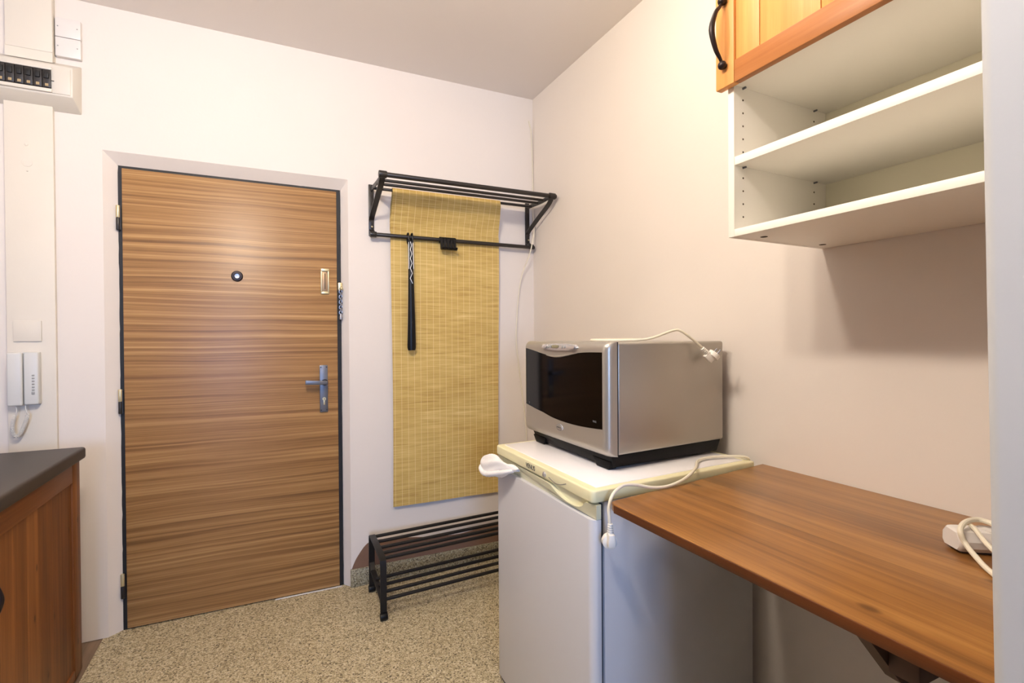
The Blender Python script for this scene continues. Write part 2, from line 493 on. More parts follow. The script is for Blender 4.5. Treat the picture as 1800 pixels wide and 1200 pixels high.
# solid behind
quad((DX0, YD, 0), (DX0, 2.80, 0), (DX0, 2.80, DZ), (DX0, YD, DZ))
quad((DX1, 2.80, 0), (DX1, YD, 0), (DX1, YD, DZ), (DX1, 2.80, DZ))
quad((DX0, YD, DZ), (DX0, 2.80, DZ), (DX1, 2.80, DZ), (DX1, YD, DZ))
quad((xl, 2.80, 0), (xl, 2.80, ZC), (xr, 2.80, ZC), (xr, 2.80, 0))
bmesh.ops.remove_doubles(t, verts=t.verts, dist=1e-5)
mb = MB(); mb._add(t)
struct(build('wall_back', mb, 'wall', flat=True))
m = MB(); m.box(XR, XR + 0.1, YF, 2.80, 0, ZC); struct(build('wall_right', m, 'wall', flat=True))
m = MB(); m.box(XL - 0.1, XL, 1.2, 2.80, 0, ZC); struct(build('wall_left', m, 'wall', flat=True))
m = MB(); m.box(XL - 0.1, XL, YF, 1.2, 0, ZC); struct(build('wall_left', m, 'back_room', flat=True))
# wall behind the camera with the window opening
WX0, WX1, WZ0, WZ1 = -1.22, -0.34, 0.78, 2.22
m = MB()
m.box(XL, WX0, YF - 0.1, YF, 0, ZC); m.box(WX1, XR, YF - 0.1, YF, 0, ZC)
m.box(WX0, WX1, YF - 0.1, YF, 0, WZ0); m.box(WX0, WX1, YF - 0.1, YF, WZ1, ZC)
struct(build('wall_front', m, 'back_room', flat=True))
# partition whose rounded edge stands at the right of the view, leaning a touch
m = MB(); m.box(PX, XR, -1.0, PY, 0, ZC, 0.011, 4)
for v in m.bm.verts:
    v.co.x += (v.co.z - 1.25) * 0.0035
    if v.co.y > 0: v.co.y += (v.co.z - 1.25) * 0.0180
struct(build('wall_partition', m, 'jamb_daylit'))

# terrazzo skirting and the unpainted strip above it
m = MB(); m.box(0.363, XR, YB - 0.014, YB + 0.002, 0, 0.089, 0.003)
struct(build('baseboard_back', m, 'terrazzo_skirt'))
pts = [(0.368, 0.085), (0.385, 0.125), (0.40, 0.150), (0.43, 0.190), (0.458, 0.210), (0.50, 0.216), (0.56, 0.210), (0.62, 0.204), (0.68, 0.196), (0.74, 0.187), (0.81, 0.178), (0.883, 0.172), (0.95, 0.170), (1.016, 0.176), (1.08, 0.186), (1.147, 0.196), (1.25, 0.205), (1.41, 0.21), (1.41, 0.085)]
P2, _ = spline([Vector((a, b, 0)) for a, b in pts[:-1]], 4)
m = MB(); m.prism([(p.x, p.y) for p in P2] + [(1.41, 0.085)], 1, YB - 0.004, YB + 0.001)
struct(build('trim_1', m, 'brown_patch'), 'brown unpainted strip of wall with wavy top edge above the skirting', 'wall patch')

# ------------------------------------------------------------ entrance door
d = struct(empty('door_1', (-0.12, YD, 0)), 'walnut striped entrance door with grey lever handle and peephole', 'door')
m = MB(); m.box(-0.5585, 0.3150, YD - 0.012, YD + 0.03, 0.006, 1.984, 0.0015)
leaf = build('door_leaf', m, 'veneer', d)
# black painted frame showing as an uneven dark line round the leaf
random.seed(3)
t = bmesh.new()
def ragged(n, a, b, fixed, amp, horiz):
    out = []
    for i in range(n + 1):
        s = a + (b - a) * i / n
        o = fixed + random.uniform(-amp, amp)
        out.append((s, o) if horiz else (o, s))
    return out
left = ragged(40, 0.0, 1.993, -0.5745, 0.0022, False)
top = ragged(30, -0.5745, 0.3345, 1.9975, 0.002, True)
rightp = ragged(40, 1.993, 0.0, 0.3335, 0.001, False)
outer = left + top + rightp
inner = [(max(-0.556, min(0.3140, x)), max(0.0, min(1.982, z))) for x, z in outer]
ov = [t.verts.new((x, YD - 0.003, z)) for x, z in outer]; iv = [t.verts.new((x, YD - 0.003, z)) for x, z in inner]
ob = [t.verts.new((x, YD + 0.03, z)) for x, z in outer]
for i in range(len(outer) - 1):
    t.faces.new((ov[i], ov[i + 1], iv[i + 1], iv[i])); t.faces.new((ov[i], ob[i], ob[i + 1], ov[i + 1]))
bmesh.ops.remove_doubles(t, verts=t.verts, dist=1e-6)
bmesh.ops.recalc_face_normals(t, faces=t.faces[:])
mb = MB(); mb._add(t)
build('door_frame', mb, 'black_gap', d, flat=True)
m = MB(); m.box(0.02, 0.325, YD - 0.020, YD - 0.0125, 0.0, 0.004, 0.001); build('threshold_strip', m, 'white_plastic', d)
m = MB(); m.box(DX0, DX1, YD + 0.028, YD + 0.05, 0, DZ); build('door_backing', m, 'black_gap', d)
for i, z in enumerate((1.770, 0.985, 0.193)):
    h = MB(); h.cyl((-0.572, YD - 0.016, z - 0.052), (-0.572, YD - 0.016, z + 0.0), 0.0075, 14, bev=0.002)
    h.box(-0.572, -0.562, YD - 0.0185, YD - 0.0135, z - 0.05, z + 0.05)
    hb = build('hinge', h, 'black_metal', d)
    h = MB(); h.cyl((-0.572, YD - 0.016, z + 0.001), (-0.572, YD - 0.016, z + 0.053), 0.0077, 14, bev=0.002)
    o = build('hinge_barrel', h, 'brass', hb); o['label'] = 'bright upper hinge barrel'
yf = YD - 0.012
m = MB(); m.lathe([(0.0245, 0), (0.0245, 0.004), (0.021, 0.009), (0.013, 0.0095), (0.013, 0.004)], (-0.127, yf, 1.542), '-y', 28)
pe = build('peephole', m, 'iron', d)
m = MB(); m.lathe([(0.0115, 0.004), (0.0105, 0.0092), (0.005, 0.0085), (0.001, 0.0085)], (-0.127, yf, 1.542), '-y', 20)
build('peephole_lens', m, 'steel', pe)
# brass slide plate of the door chain
m = MB(); m.box(0.238, 0.277, yf - 0.004, yf, 1.470, 1.596, 0.0015)
m.box(0.238, 0.277, yf - 0.012, yf - 0.003, 1.582, 1.596, 0.003); m.box(0.238, 0.277, yf - 0.008, yf - 0.003, 1.470, 1.482, 0.003)
m.box(0.238, 0.2445, yf - 0.010, yf - 0.003, 1.478, 1.590, 0.002); m.box(0.2705, 0.277, yf - 0.010, yf - 0.003, 1.478, 1.590, 0.002)
cp = build('chain_plate', m, 'brass', d)
m = MB(); m.box(0.2446, 0.2704, yf - 0.0055, yf - 0.0035, 1.484, 1.580, 0.001)
build('slide_track', m, 'brass_dark', cp)
m = MB(); m.box(0.2560, 0.2595, yf - 0.0065, yf - 0.005, 1.495, 1.572); build('slide_slot', m, 'hole', cp)
# lever handle on a long plate
m = MB(); m.box(0.2285, 0.2665, yf - 0.008, yf, 0.886, 1.118, 0.002)
hp = build('handle_plate', m, 'grey_alu', d)
m = MB()
m.cyl((0.2515, yf - 0.008, 1.033), (0.2515, yf - 0.042, 1.033), 0.0095, 18)
m.prism([(0.262, 1.0235), (0.262, 1.0415), (0.166, 1.0485), (0.160, 1.0475), (0.160, 1.0275), (0.167, 1.0265)], 1, yf - 0.050, yf - 0.038, 0.002)
lv = build('lever', m, 'grey_alu', hp)
m = MB(); m.lathe([(0.016, 0), (0.016, 0.003), (0.012, 0.004)], (0.2515, yf - 0.008, 1.033), '-y', 24); build('lever_collar', m, 'black_metal', hp)
m = MB(); m.cyl((0.2485, yf - 0.0075, 0.951), (0.2485, yf - 0.0125, 0.951), 0.0085, 18); m.box(0.2445, 0.2525, yf - 0.0125, yf - 0.0075, 0.922, 0.946, 0.002)
build('lock_cylinder', m, 'brass', hp)
m = MB(); m.box(0.2475, 0.2495, yf - 0.0130, yf - 0.0124, 0.946, 0.956); build('keyhole', m, 'hole', hp)
for x in (0.2345, 0.2605):
    for z in (1.108, 0.896):
        m = MB(); m.cyl((x, yf - 0.0075, z), (x, yf - 0.0095, z), 0.0028, 10); build('screw', m, 'black_metal', hp)
# chain hanging at the frame
ch = MB(); zc = 1.498; i = 0
cx, cy = 0.331, YD - 0.018
while zc > 1.370:
    ax = Vector((1, 0, 0)) if i % 2 else Vector((0, 1, 0))
    pts = [Vector((cx, cy, zc)) + ax * 0.0066 * math.cos(a) + Vector((0, 0, 0.0105 * math.sin(a))) for a in [2 * math.pi * q / 12 for q in range(12)]]
    ch.tube(pts, 0.0024, 6, smooth=False, closed=True); zc -= 0.0132; i += 1
chain = build('door_chain', ch, 'steel', d)
m = MB(); m.box(0.319, 0.341, YD - 0.020, YD - 0.004, 1.489, 1.530, 0.004); m.sphere((0.334, YD - 0.024, 1.500), 0.009, n=12)
build('chain_bracket', m, 'brass', chain)
m = MB(); m.lathe([(0.002, -0.02), (0.008, -0.016), (0.0085, -0.006), (0.005, 0.004), (0.0045, 0.012), (0.001, 0.014)], (cx, cy, 1.362), 'z', 14)
build('chain_knob', m, 'steel', chain)

# ------------------------------------------------------------ wall services at the left
m = MB(); m.box(-0.920, -0.770, YB - 0.018, YB, 0.0, 2.20, 0.003)
cc = tag(build('cable_duct', m, 'cream_paint', loc=(-0.845, YB, 0)), 'tall cream cable duct below the fuse box, behind the entry phone', 'cable duct')
m = MB()
m.lathe([(0.017, 0), (0.017, 0.0012), (0.015, 0.0016)], (-0.851, YB - 0.018, 1.952), '-y', 24); 
build('blanking_cap', m, 'cream_paint', cc)
m = MB(); m.lathe([(0.006, 0), (0.006, 0.002), (0.004, 0.003)], (-0.853, YB - 0.018, 2.022), '-y', 14); build('screw', m, 'cream_paint', cc)
m = MB(); m.lathe([(0.003, 0), (0.003, 0.002), (0.002, 0.003)], (-0.851, YB - 0.018, 1.918), '-y', 12)
build('screw', m, 'cream_paint', cc)
m = MB(); m.box(-0.908, -0.764, YB - 0.034, YB, 2.3935, ZC, 0.004); m.prism([(YB - 0.0345, 2.3535), (YB, 2.3725), (YB, 2.393), (YB - 0.0345, 2.393)], 0, -0.908, -0.764)
tag(build('cable_duct', m, 'cream_paint', loc=(-0.836, YB, 2.3)), 'short cream cable duct between the fuse box and the ceiling', 'cable duct')
for z, lab in ((2.4715, 'upper of two small square white junction boxes near the ceiling'), (2.3925, 'lower of two small square white junction boxes, directly above the fuse box')):
    e = tag(empty('junction_box', (-0.719, YB, z)), lab, 'junction box', 'white junction boxes near the ceiling')
    m = MB(); m.box(-0.760, -0.678, YB - 0.020, YB, z, z + 0.0775, 0.003); build('box_body', m, 'white_plastic', e)
    for x in (-0.751, -0.689):
        m = MB(); m.cyl((x, YB - 0.0195, z + 0.041), (x, YB - 0.0212, z + 0.041), 0.0022, 10); build('screw', m, 'mid_grey', e)
# fuse box
fb = tag(empty('fuse_box', (-0.83, YB, 2.17)), 'cream sloping-sided fuse box with a row of black breakers', 'fuse box')
t = bmesh.new()
F = [(-0.985, 2.600, 2.216), (-0.694, 2.600, 2.216), (-0.693, 2.600, 2.334), (-0.985, 2.600, 2.334)]
B = [(-1.000, YB, 2.173), (-0.6815, YB, 2.173), (-0.6800, YB, 2.370), (-1.000, YB, 2.370)]
fv = [t.verts.new(p) for p in F]; bv = [t.verts.new(p) for p in B]
t.faces.new(fv); t.faces.new(bv[::-1])
for i in range(4): t.faces.new((fv[(i + 1) % 4], fv[i], bv[i], bv[(i + 1) % 4]))
bmesh.ops.recalc_face_normals(t, faces=t.faces[:])
bmesh.ops.bevel(t, geom=t.edges[:], offset=0.004, segments=2, profile=0.5, affect='EDGES')
mb = MB(); mb._add(t); build('enclosure', mb, 'cream_box', fb)
m = MB(); m.box(-0.978, -0.756, 2.592, 2.601, 2.309, 2.319, 0.002); m.box(-0.978, -0.756, 2.590, 2.601, 2.222, 2.236, 0.003)
m.box(-0.760, -0.700, 2.5965, 2.601, 2.222, 2.325, 0.002)
build('cover_frame', m, 'cream_box', fb)
m = MB(); m.box(-0.978, -0.757, 2.598, 2.601, 2.236, 2.309); build('breaker_bay', m, 'breaker_hole', fb)
xw = 0.0272
for i in range(8):
    x0 = -0.7605 - (i + 1) * xw + 0.003
    h = MB(); h.box(x0 + 0.001, x0 + xw - 0.001, 2.590, 2.600, 2.2385, 2.3075, 0.001)
    bk = build('breaker', h, 'breaker', fb)
    h = MB(); h.box(x0 + 0.006, x0 + xw - 0.006, 2.5835, 2.591, 2.272, 2.296, 0.002); build('switch', h, 'breaker_hole', bk)
    h = MB(); h.box(x0 + 0.009, x0 + xw - 0.008, 2.5885, 2.591, 2.243, 2.253); build('label_tag', h, 'breaker_tag', bk)
m = MB(); m.box(-0.758, -0.750, 2.595, 2.598, 2.267, 2.270); build('latch', m, 'breaker', fb)
# blank plate and entry phone on the duct
m = MB(); m.box(-0.899, -0.813, YB - 0.024, YB - 0.017, 1.246, 1.328, 0.002)
tag(build('cover_plate', m, 'cream_paint', loc=(-0.856, YB - 0.018, 1.25)), 'blank cream square cover plate just above the entry phone', 'cover plate')
ph = tag(empty('entry_phone', (-0.865, YB - 0.018, 1.0)), 'pale grey wall entry phone with coiled cord hanging on the cream duct', 'intercom phone')
m = MB(); m.box(-0.9080, -0.816, YB - 0.036, YB - 0.018, 0.998, 1.204, 0.004); build('base', m, 'grey_plastic', ph)
m = MB(); m.box(-0.9095, -0.8640, YB - 0.056, YB - 0.033, 0.996, 1.203, 0.006, 3); build('handset', m, 'grey_plastic', ph)
m = MB(); m.box(-0.8615, -0.816, YB - 0.050, YB - 0.033, 0.998, 1.204, 0.006, 3); fp = build('front_panel', m, 'grey_plastic', ph)
for i in range(7):
    m = MB(); z = 1.113 - i * 0.0115
    if i < 6: m.box(-0.8360, -0.8275, YB - 0.0515, YB - 0.049, z - 0.003, z + 0.003, 0.0008)
    else: m.box(-0.8370, -0.8275, YB - 0.0520, YB - 0.049, z - 0.006, z + 0.005, 0.001)
    build('button', m, 'mid_grey', fp)
# coiled cord
base = [(-0.888, YB - 0.044, 0.998), (-0.884, YB - 0.046, 0.975), (-0.893, YB - 0.046, 0.945), (-0.897, YB - 0.046, 0.905), (-0.889, YB - 0.046, 0.878), (-0.874, YB - 0.046, 0.888), (-0.860, YB - 0.046, 0.925), (-0.852, YB - 0.046, 0.955), (-0.858, YB - 0.044, 0.985), (-0.859, YB - 0.040, 0.999)]
SP, _ = spline([Vector(p) for p in base], 40)
lo, hi = int(len(SP) * 0.17), int(len(SP) * 0.80)
coil = []; acc = 0
for i, p in enumerate(SP):
    if i < lo or i > hi:
        coil.append(p) if i % 8 == 0 else None; continue
    dv = (SP[min(i + 1, len(SP) - 1)] - SP[i - 1]); L_ = dv.length / 2; dv.normalize()
    for q in range(3):
        pp = SP[i].lerp(SP[min(i + 1, len(SP) - 1)], q / 3)
        acc += L_ / 3
        a = acc / 0.0048 * 2 * math.pi
        u = Vector((0, 1, 0)); v = dv.cross(u).normalized()
        coil.append(pp + (u * math.cos(a) + v * math.sin(a)) * 0.0055)
m = MB(); m.tube(coil, 0.0016, 6, smooth=False); build('coiled_cord', m, 'grey_plastic', ph)

# ------------------------------------------------------------ base cabinet and worktop, left
XC = -0.645
bc = tag(empty('base_cabinet', (-0.95, 1.95, 0)), 'amber pine base cabinet with planked door under the dark worktop', 'cabinet')
m = MB(); m.box(-1.245, XC - 0.021, 1.62, 2.435, 0.0, 0.805, 0.001)
build('carcass', m, 'cab_v', bc)
m = MB()
y = 1.707
while y < 2.36:
    m.box(XC - 0.016, XC - 0.006, y + 0.0001, min(y + 0.094, 2.362) - 0.0001, 0.044, 0.735, 0.0004, 1); y += 0.0936
m.box(XC - 0.020, XC - 0.015, 1.700, 2.370, 0.04, 0.74)
dr = build('door', m, 'cab_v', bc)
for y0, y1 in ((2.362, 2.437), (1.632, 1.707)):
    m = MB(); m.box(XC - 0.02, XC, y0, y1, 0.012, 0.804, 0.002); build('door_stile', m, 'cab_v', dr)
for z0, z1 in ((0.731, 0.804), (0.012, 0.046)):
    m = MB(); m.box(XC - 0.02, XC - 0.0005, 1.707, 2.362, z0, z1, 0.002); build('door_rail', m, 'cab_h', dr)
def bow_handle(name, x, y, z0, z1, out, mat, parent, r=0.0055):
    zc = (z0 + z1) / 2; h = (z1 - z0) / 2
    pts = [(x - 0.012, y, z0 + 0.004), (x - 0.016, y, z0 + 0.014), (x - out * 0.72, y, zc - h * 0.55), (x - out, y, zc), (x - out * 0.72, y, zc + h * 0.55), (x - 0.016, y, z1 - 0.014), (x - 0.012, y, z1 - 0.004)]
    m = MB(); m.tube(pts, r, 12, sub=6, radii=[r * 0.7, r * 0.75, r * 1.05, r * 1.35, r * 1.05, r * 0.75, r * 0.7])
    for z in (z0, z1):
        m.sphere((x - 0.010, y, z), 0.0105, (0.95, 1, 1), 16); m.cyl((x - 0.010, y, z), (x, y, z), 0.0065, 12)
    return m
m = bow_handle('h', 0, 0, -0.08, 0.08, 0.046, 'iron', None)
m.warp(lambda v: (XC - v.x, 1.672 + v.y, 0.612 + v.z))
build('handle', m, 'iron', dr)
# worktop with rounded front edge, mitred far corner
m = MB(); m.box(-1.262, -0.622, 1.55, 2.428, 0.806, 0.850, 0.010, 4)
tag(build('worktop', m, 'worktop', loc=(-0.94, 1.98, 0.806)), 'dark grey-brown laminate worktop lying on the pine base cabinet', 'worktop')

# ------------------------------------------------------------ hat rack, mat, shoehorn, hooks
hr = tag(empty('hat_rack', (0.92, YB, 1.77)), 'black metal wall hat rack with rails and lower hanging bar', 'coat rack')
XA, XB = 0.480, 1.372
rails = [(2.372, 2.000, 0.0115), (2.455, 1.998, 0.0075), (2.512, 1.996, 0.0075), (2.590, 1.994, 0.0075)]
for y, z, r in rails:
    m = MB(); m.cyl((XA - 0.004, y, z), (XB + (0.026 if r > 0.01 else -0.008), y, z), r, 18, bev=0.002); build('rail', m, 'black_metal', hr)
m = MB(); m.cyl((XA - 0.002, YB - 0.042, 1.772), (XB + 0.026, YB - 0.042, 1.768), 0.0105, 18, bev=0.002); build('hanging_bar', m, 'black_metal', hr)
for s, x in ((0, XA), (1, XB)):
    m = MB()
    m.box(x - 0.013, x + 0.013, YB - 0.010, YB, 1.770, 2.030, 0.002)
    m.strip([(x, YB - 0.006, 2.005), (x, 2.50, 1.998), (x, 2.372, 2.000)], (0, 0, 1), 0.020, 0.006)
    m.strip([(x, YB - 0.008, 1.84), (x, YB - 0.022, 1.862), (x, 2.50, 1.925), (x, 2.42, 1.958), (x, 2.385, 1.98), (x, 2.374, 2.002)], (1, 0, 0), 0.026, 0.006, True)
    m.strip([(x, YB - 0.006, 1.800), (x, YB - 0.030, 1.785), (x, YB - 0.042, 1.771)], (1, 0, 0), 0.026, 0.006)
    br = build('bracket', m, 'black_metal', hr)
    m = MB(); m.cyl((x - 0.017, 2.372, 2.0), (x + 0.019, 2.372, 2.0), 0.0165, 18, bev=0.002); build('collar', m, 'black_metal', br)
    m = MB(); m.cyl((x - 0.014, YB - 0.042, 1.772), (x + 0.018, YB - 0.042, 1.772), 0.0145, 18, bev=0.002); build('collar', m, 'black_metal', br)
    m = MB(); m.cyl((x, YB - 0.018, 1.815), (x, YB - 0.026, 1.812), 0.0045, 10, bev=0.001); build('screw', m, 'brass', br)

# straw mat folded over the rear rail
t = bmesh.new()
prof = []
for i in range(9):
    a = R(0 + i * 22.5)
    prof.append((2.590 + 0.0105 * math.cos(a), 1.996 + 0.0105 * math.sin(a)))
back = [(2.6035, 1.97), (2.630, 1.93), (2.6515, 1.86), (2.654, 1.80)]
front = [(2.578, 1.985), (2.580, 1.965), (2.588, 1.950), (2.594, 1.930), (2.606, 1.900), (2.625, 1.860), (2.637, 1.82), (2.640, 1.78), (2.641, 1.6), (2.642, 1.4), (2.643, 1.2), (2.6435, 1.0), (2.644, 0.8), (2.645, 0.6), (2.646, 0.45), (2.645, 0.376)]
line = back[::-1] + prof + front
line = line
nx = 24
def mat_x(z, s):
    l = 0.577 + 0.006 * math.sin(z * 2.2) - 0.003 * (2 - z); r_ = 1.181 - 0.010 * max(0, (1.6 - z)) - 0.075 * max(0, z - 1.78)
    return l + (r_ - l) * s
grid = []
for (yy, zz) in line:
    row = []
    for i in range(nx + 1):
        s = i / nx
        wob = 0.0018 * math.sin(s * 9 + zz * 5) * (1 if zz < 1.75 else 0.2)
        row.append(t.verts.new((mat_x(zz, s), yy + wob, zz)))
    grid.append(row)
for a, b_ in zip(grid[:-1], grid[1:]):
    for i in range(nx): t.faces.new((a[i], a[i + 1], b_[i + 1], b_[i]))
bmesh.ops.recalc_face_normals(t, faces=t.faces[:])
bmesh.ops.solidify(t, geom=t.faces[:], thickness=0.0018)
mb = MB(); mb._add(t)
tag(build('straw_mat', mb, 'straw', loc=(0.88, 2.62, 0.376)), 'long yellow split-bamboo mat hanging from the hat rack against the wall', 'mat')

# shoehorn
yb = YB - 0.042
sh = tag(empty('shoehorn', (0.669, yb - 0.012, 1.18)), 'long black shoehorn with zigzag lace hanging from the hat rack bar', 'shoehorn')
t = bmesh.new(); rows = []
for i in range(41):
    s = i / 40; z = 1.752 - s * (1.752 - 1.186)
    wd = 0.0115 + 0.0095 * max(0, (s - 0.25) / 0.75) ** 1.1
    if s > 0.955: wd *= math.sqrt(max(0.0, 1 - ((s - 0.955) / 0.05) ** 2)) * 0.35 + 0.65
    xc = 0.6675 + 0.004 * s
    curve = 0.004 + 0.008 * s
    yo = yb - 0.0135 - 0.006 * math.sin(s * math.pi) + 0.004 * s
    rows.append([t.verts.new((xc + wd * u, yo - curve * (1 - u * u) + 0.004, z)) for u in (-1, -0.6, -0.2, 0.2, 0.6, 1)])
for a, b_ in zip(rows[:-1], rows[1:]):
    for i in range(5): t.faces.new((a[i], a[i + 1], b_[i + 1], b_[i]))
bmesh.ops.recalc_face_normals(t, faces=t.faces[:])
bmesh.ops.solidify(t, geom=t.faces[:], thickness=0.003)
mb = MB(); mb._add(t); build('blade', mb, 'black_plastic', sh)
for dx in (-0.0095, 0.0105):
    loop = [(0.668 + dx, yb - 0.014, 1.735), (0.668 + dx, yb - 0.017, 1.765), (0.668 + dx, yb - 0.010, 1.7865), (0.668 + dx, yb, 1.7905), (0.668 + dx, yb + 0.012, 1.785), (0.668 + dx, yb + 0.0135, 1.765), (0.668 + dx, yb + 0.010, 1.745), (0.668 + dx, yb - 0.006, 1.735)]
    m = MB(); m.tube(loop, 0.0042, 8, sub=4); build('hanging_loop', m, 'black_plastic', sh)
lace = []
for i in range(10):
    s = i / 9; z = 1.745 - 0.215 * s ** 1.12
    lace.append((0.6685 + (0.0052 if i % 2 else -0.0052) * (0.45 + 0.75 * s), yb - 0.0200 - 0.0045 * math.sin(s * 1.5), z))
m = MB(); m.tube(lace, 0.0014, 6, smooth=False)
for dx in (-0.0100, 0.0108):
    m.tube([(0.668 + dx, yb - 0.0172, 1.768), (0.668 + dx * 1.05, yb - 0.0180, 1.72), (0.6685 + dx * 1.12, yb - 0.0190, 1.66), (0.6690 + dx * 1.18, yb - 0.0196, 1.605)], 0.0013, 6, sub=3)
build('lace', m, 'lace', sh)

# bunched sliding hooks on the bar
hk_lab = ['black plastic coat hook on the rack bar, leftmost of the bunched five', 'black plastic coat hook on the rack bar, second from left of the bunched five', 'black plastic coat hook on the rack bar, middle of the bunched five', 'black plastic coat hook on the rack bar, second from right of the bunched five', 'black plastic coat hook on the rack bar, rightmost of the bunched five']
hk0 = None
zb = 1.7705
for i in range(5):
    x = 0.836 + i * 0.0178
    if hk0 is None:
        e = empty('coat_hook', (x, yb, 1.72))
        ringp = [(x, yb + 0.0140 * math.cos(a), zb + 0.0140 * math.sin(a)) for a in [2 * math.pi * q / 16 for q in range(16)]]
        t2 = MB()
        k = len(ringp)
        t2.strip(ringp + [ringp[0], ringp[1]], (1, 0, 0), 0.0165, 0.004)
        build('ring', t2, 'black_plastic', e)
        t2 = MB(); t2.strip([(x, yb - 0.013, zb - 0.004), (x, yb - 0.014, zb - 0.030), (x, yb - 0.016, zb - 0.045), (x, yb - 0.026, zb - 0.054), (x, yb - 0.038, zb - 0.050), (x, yb - 0.041, zb - 0.042)], (1, 0, 0), 0.0150, 0.005, True, 5)
        build('hook', t2, 'black_plastic', e)
        hk0 = e
    else:
        e = hk0.copy(); C.objects.link(e); e.location = (x, yb, 1.72)
        for c in list(hk0.children):
            q = c.copy(); C.objects.link(q); q.parent = e
    tag(e, hk_lab[i], 'hook', 'coat hooks bunched on the rack bar')

# thin white cable hanging in the corner
pts = [(1.387, YB - 0.004, 2.512), (1.402, YB - 0.006, 2.44), (1.408, YB - 0.006, 2.29), (1.4095, YB - 0.006, 2.12), (1.402, 2.645, 1.99), (1.392, 2.612, 1.87), (1.370, 2.600, 1.775), (1.352, 2.610, 1.70), (1.33, 2.640, 1.62), (1.310, 2.655, 1.488), (1.295, 2.657, 1.258), (1.309, 2.657, 1.094), (1.330, 2.657, 0.928), (1.351, 2.657, 0.761), (1.358, 2.657, 0.645), (1.362, 2.657, 0.35), (1.365, 2.640, 0.10)]
m = MB(); m.tube(pts, 0.0034, 8, sub=6)
tag(build('wall_cable', m, 'cord', loc=(1.36, 2.65, 0.1)), 'thin white cable hanging loose down the corner beside the hat rack', 'cable')

# ------------------------------------------------------------ shoe rack on the floor
sr = tag(empty('shoe_rack', (0.82, 2.42, 0)), 'low black metal shoe rack standing under the straw mat', 'shoe rack')
yr, yfz = 2.572, 2.290
def skew(v): return (v.x, v.y + (v.x - 0.452) * 0.070, v.z)
def rpart(name, m, mat, parent=None): return build(name, m.warp(skew), mat, parent or sr)
for x in (0.452, 1.26):
    m = MB()
    m.strip([(x, yr, 0.012), (x, yr, 0.258), (x, yr - 0.003, 0.274), (x, yr - 0.014, 0.281), (x, 2.45, 0.278), (x, yfz + 0.022, 0.268), (x, yfz + 0.006, 0.258), (x, yfz, 0.240), (x, yfz, 0.03)], (1, 0, 0), 0.028, 0.008)
    m.strip([(x, yr, 0.145), (x, yr - 0.03, 0.115), (x, yfz + 0.03, 0.082), (x, yfz, 0.078)], (1, 0, 0), 0.024, 0.008)
    ef = rpart('end_frame', m, 'rack_black')
    for yy in (yr, yfz - 0.004):
        m = MB(); m.cyl((x - 0.016, yy, 0.0165), (x + 0.016, yy, 0.0165), 0.0165, 16, bev=0.002); rpart('foot', m, 'black_plastic', ef)
for y, z in ((2.562, 0.272), (2.496, 0.270), (2.428, 0.267), (2.370, 0.264), (2.324, 0.258)):
    m = MB(); m.cyl((0.452, y, z), (1.26, y, z), 0.0080, 14); rpart('rail', m, 'rack_black')
for y, z in ((2.460, 0.110), (2.405, 0.101), (2.351, 0.093), (2.297, 0.085)):
    m = MB(); m.cyl((0.452, y, z), (1.26, y, z), 0.0080, 14); rpart('rail', m, 'rack_black')

# ------------------------------------------------------------ refrigerator
FR, FL, BR, BL = (0.742, 1.085), (0.752, 1.720), (1.375, 1.122), (1.375, 1.757)
FD, FW = 0.63, 0.635
def FWp(v):   # local x: depth from the front, y: from right side to left
    u, s = v.x / FD, v.y / FW
    a = (FR[0] * (1 - s) + FL[0] * s, FR[1] * (1 - s) + FL[1] * s)
    b = (BR[0] * (1 - s) + BL[0] * s, BR[1] * (1 - s) + BL[1] * s)
    return (a[0] * (1 - u) + b[0] * u, a[1] * (1 - u) + b[1] * u, v.z)
fr = tag(empty('refrigerator', (1.06, 1.41, 0)), 'small white refrigerator with yellowed cream top trim under the microwave', 'refrigerator')
def fpart(name, m, mat, parent=None, **k): return build(name, m.warp(FWp), mat, parent or fr, **k)
m = MB(); m.box(0.040, 0.63, 0.004, FW - 0.004, 0.03, 0.823, 0.004)
fpart('cabinet', m, 'fridge_white')
m = MB(); m.box(0.026, 0.042, 0.012, FW - 0.012, 0.03, 0.815); fpart('gasket', m, 'dark_grey')
m = MB(); m.box(0.010, 0.60, 0.02, FW - 0.02, 0.0, 0.032); fpart('plinth', m, 'dark_grey')
def rounded_slab(x0, x1, y0, y1, z0, z1, rx, ry, bev):
    # plan outline with the two front corners rounded
    pts = [(x1, y0)]
    n = 8
    for i in range(n + 1):
        a = R(90.0 * i / n); pts.append((x0 + rx - rx * math.sin(a), y0 + ry - ry * math.cos(a)))
    for i in range(n + 1):
        a = R(90.0 * i / n); pts.append((x0 + rx - rx * math.cos(a), y1 - ry + ry * math.sin(a)))
    pts.append((x1, y1))
    m = MB(); m.prism(pts, 2, z0, z1); 
    if bev > 0:
        es = [e for e in m.bm.edges if abs(e.verts[0].co.z - e.verts[1].co.z) < 1e-6]
        bmesh.ops.bevel(m.bm, geom=es, offset=bev, segments=3, profile=0.5, affect='EDGES')
    return m
m = rounded_slab(0.0, 0.027, 0.0, FW, 0.020, 0.780, 0.020, 0.024, 0.002)
fdoor = fpart('door', m, 'fridge_white', ang=25)
m = rounded_slab(0.0, 0.63, 0.0, FW, 0.823, 0.856, 0.014, 0.014, 0.005)
lid = fpart('lid', m, 'lid_cream', ang=50)
m = MB(); m.box(0.026, 0.605, 0.022, FW - 0.022, 0.853, 0.8583, 0.002); fpart('lid_panel', m, 'lid_white', lid)
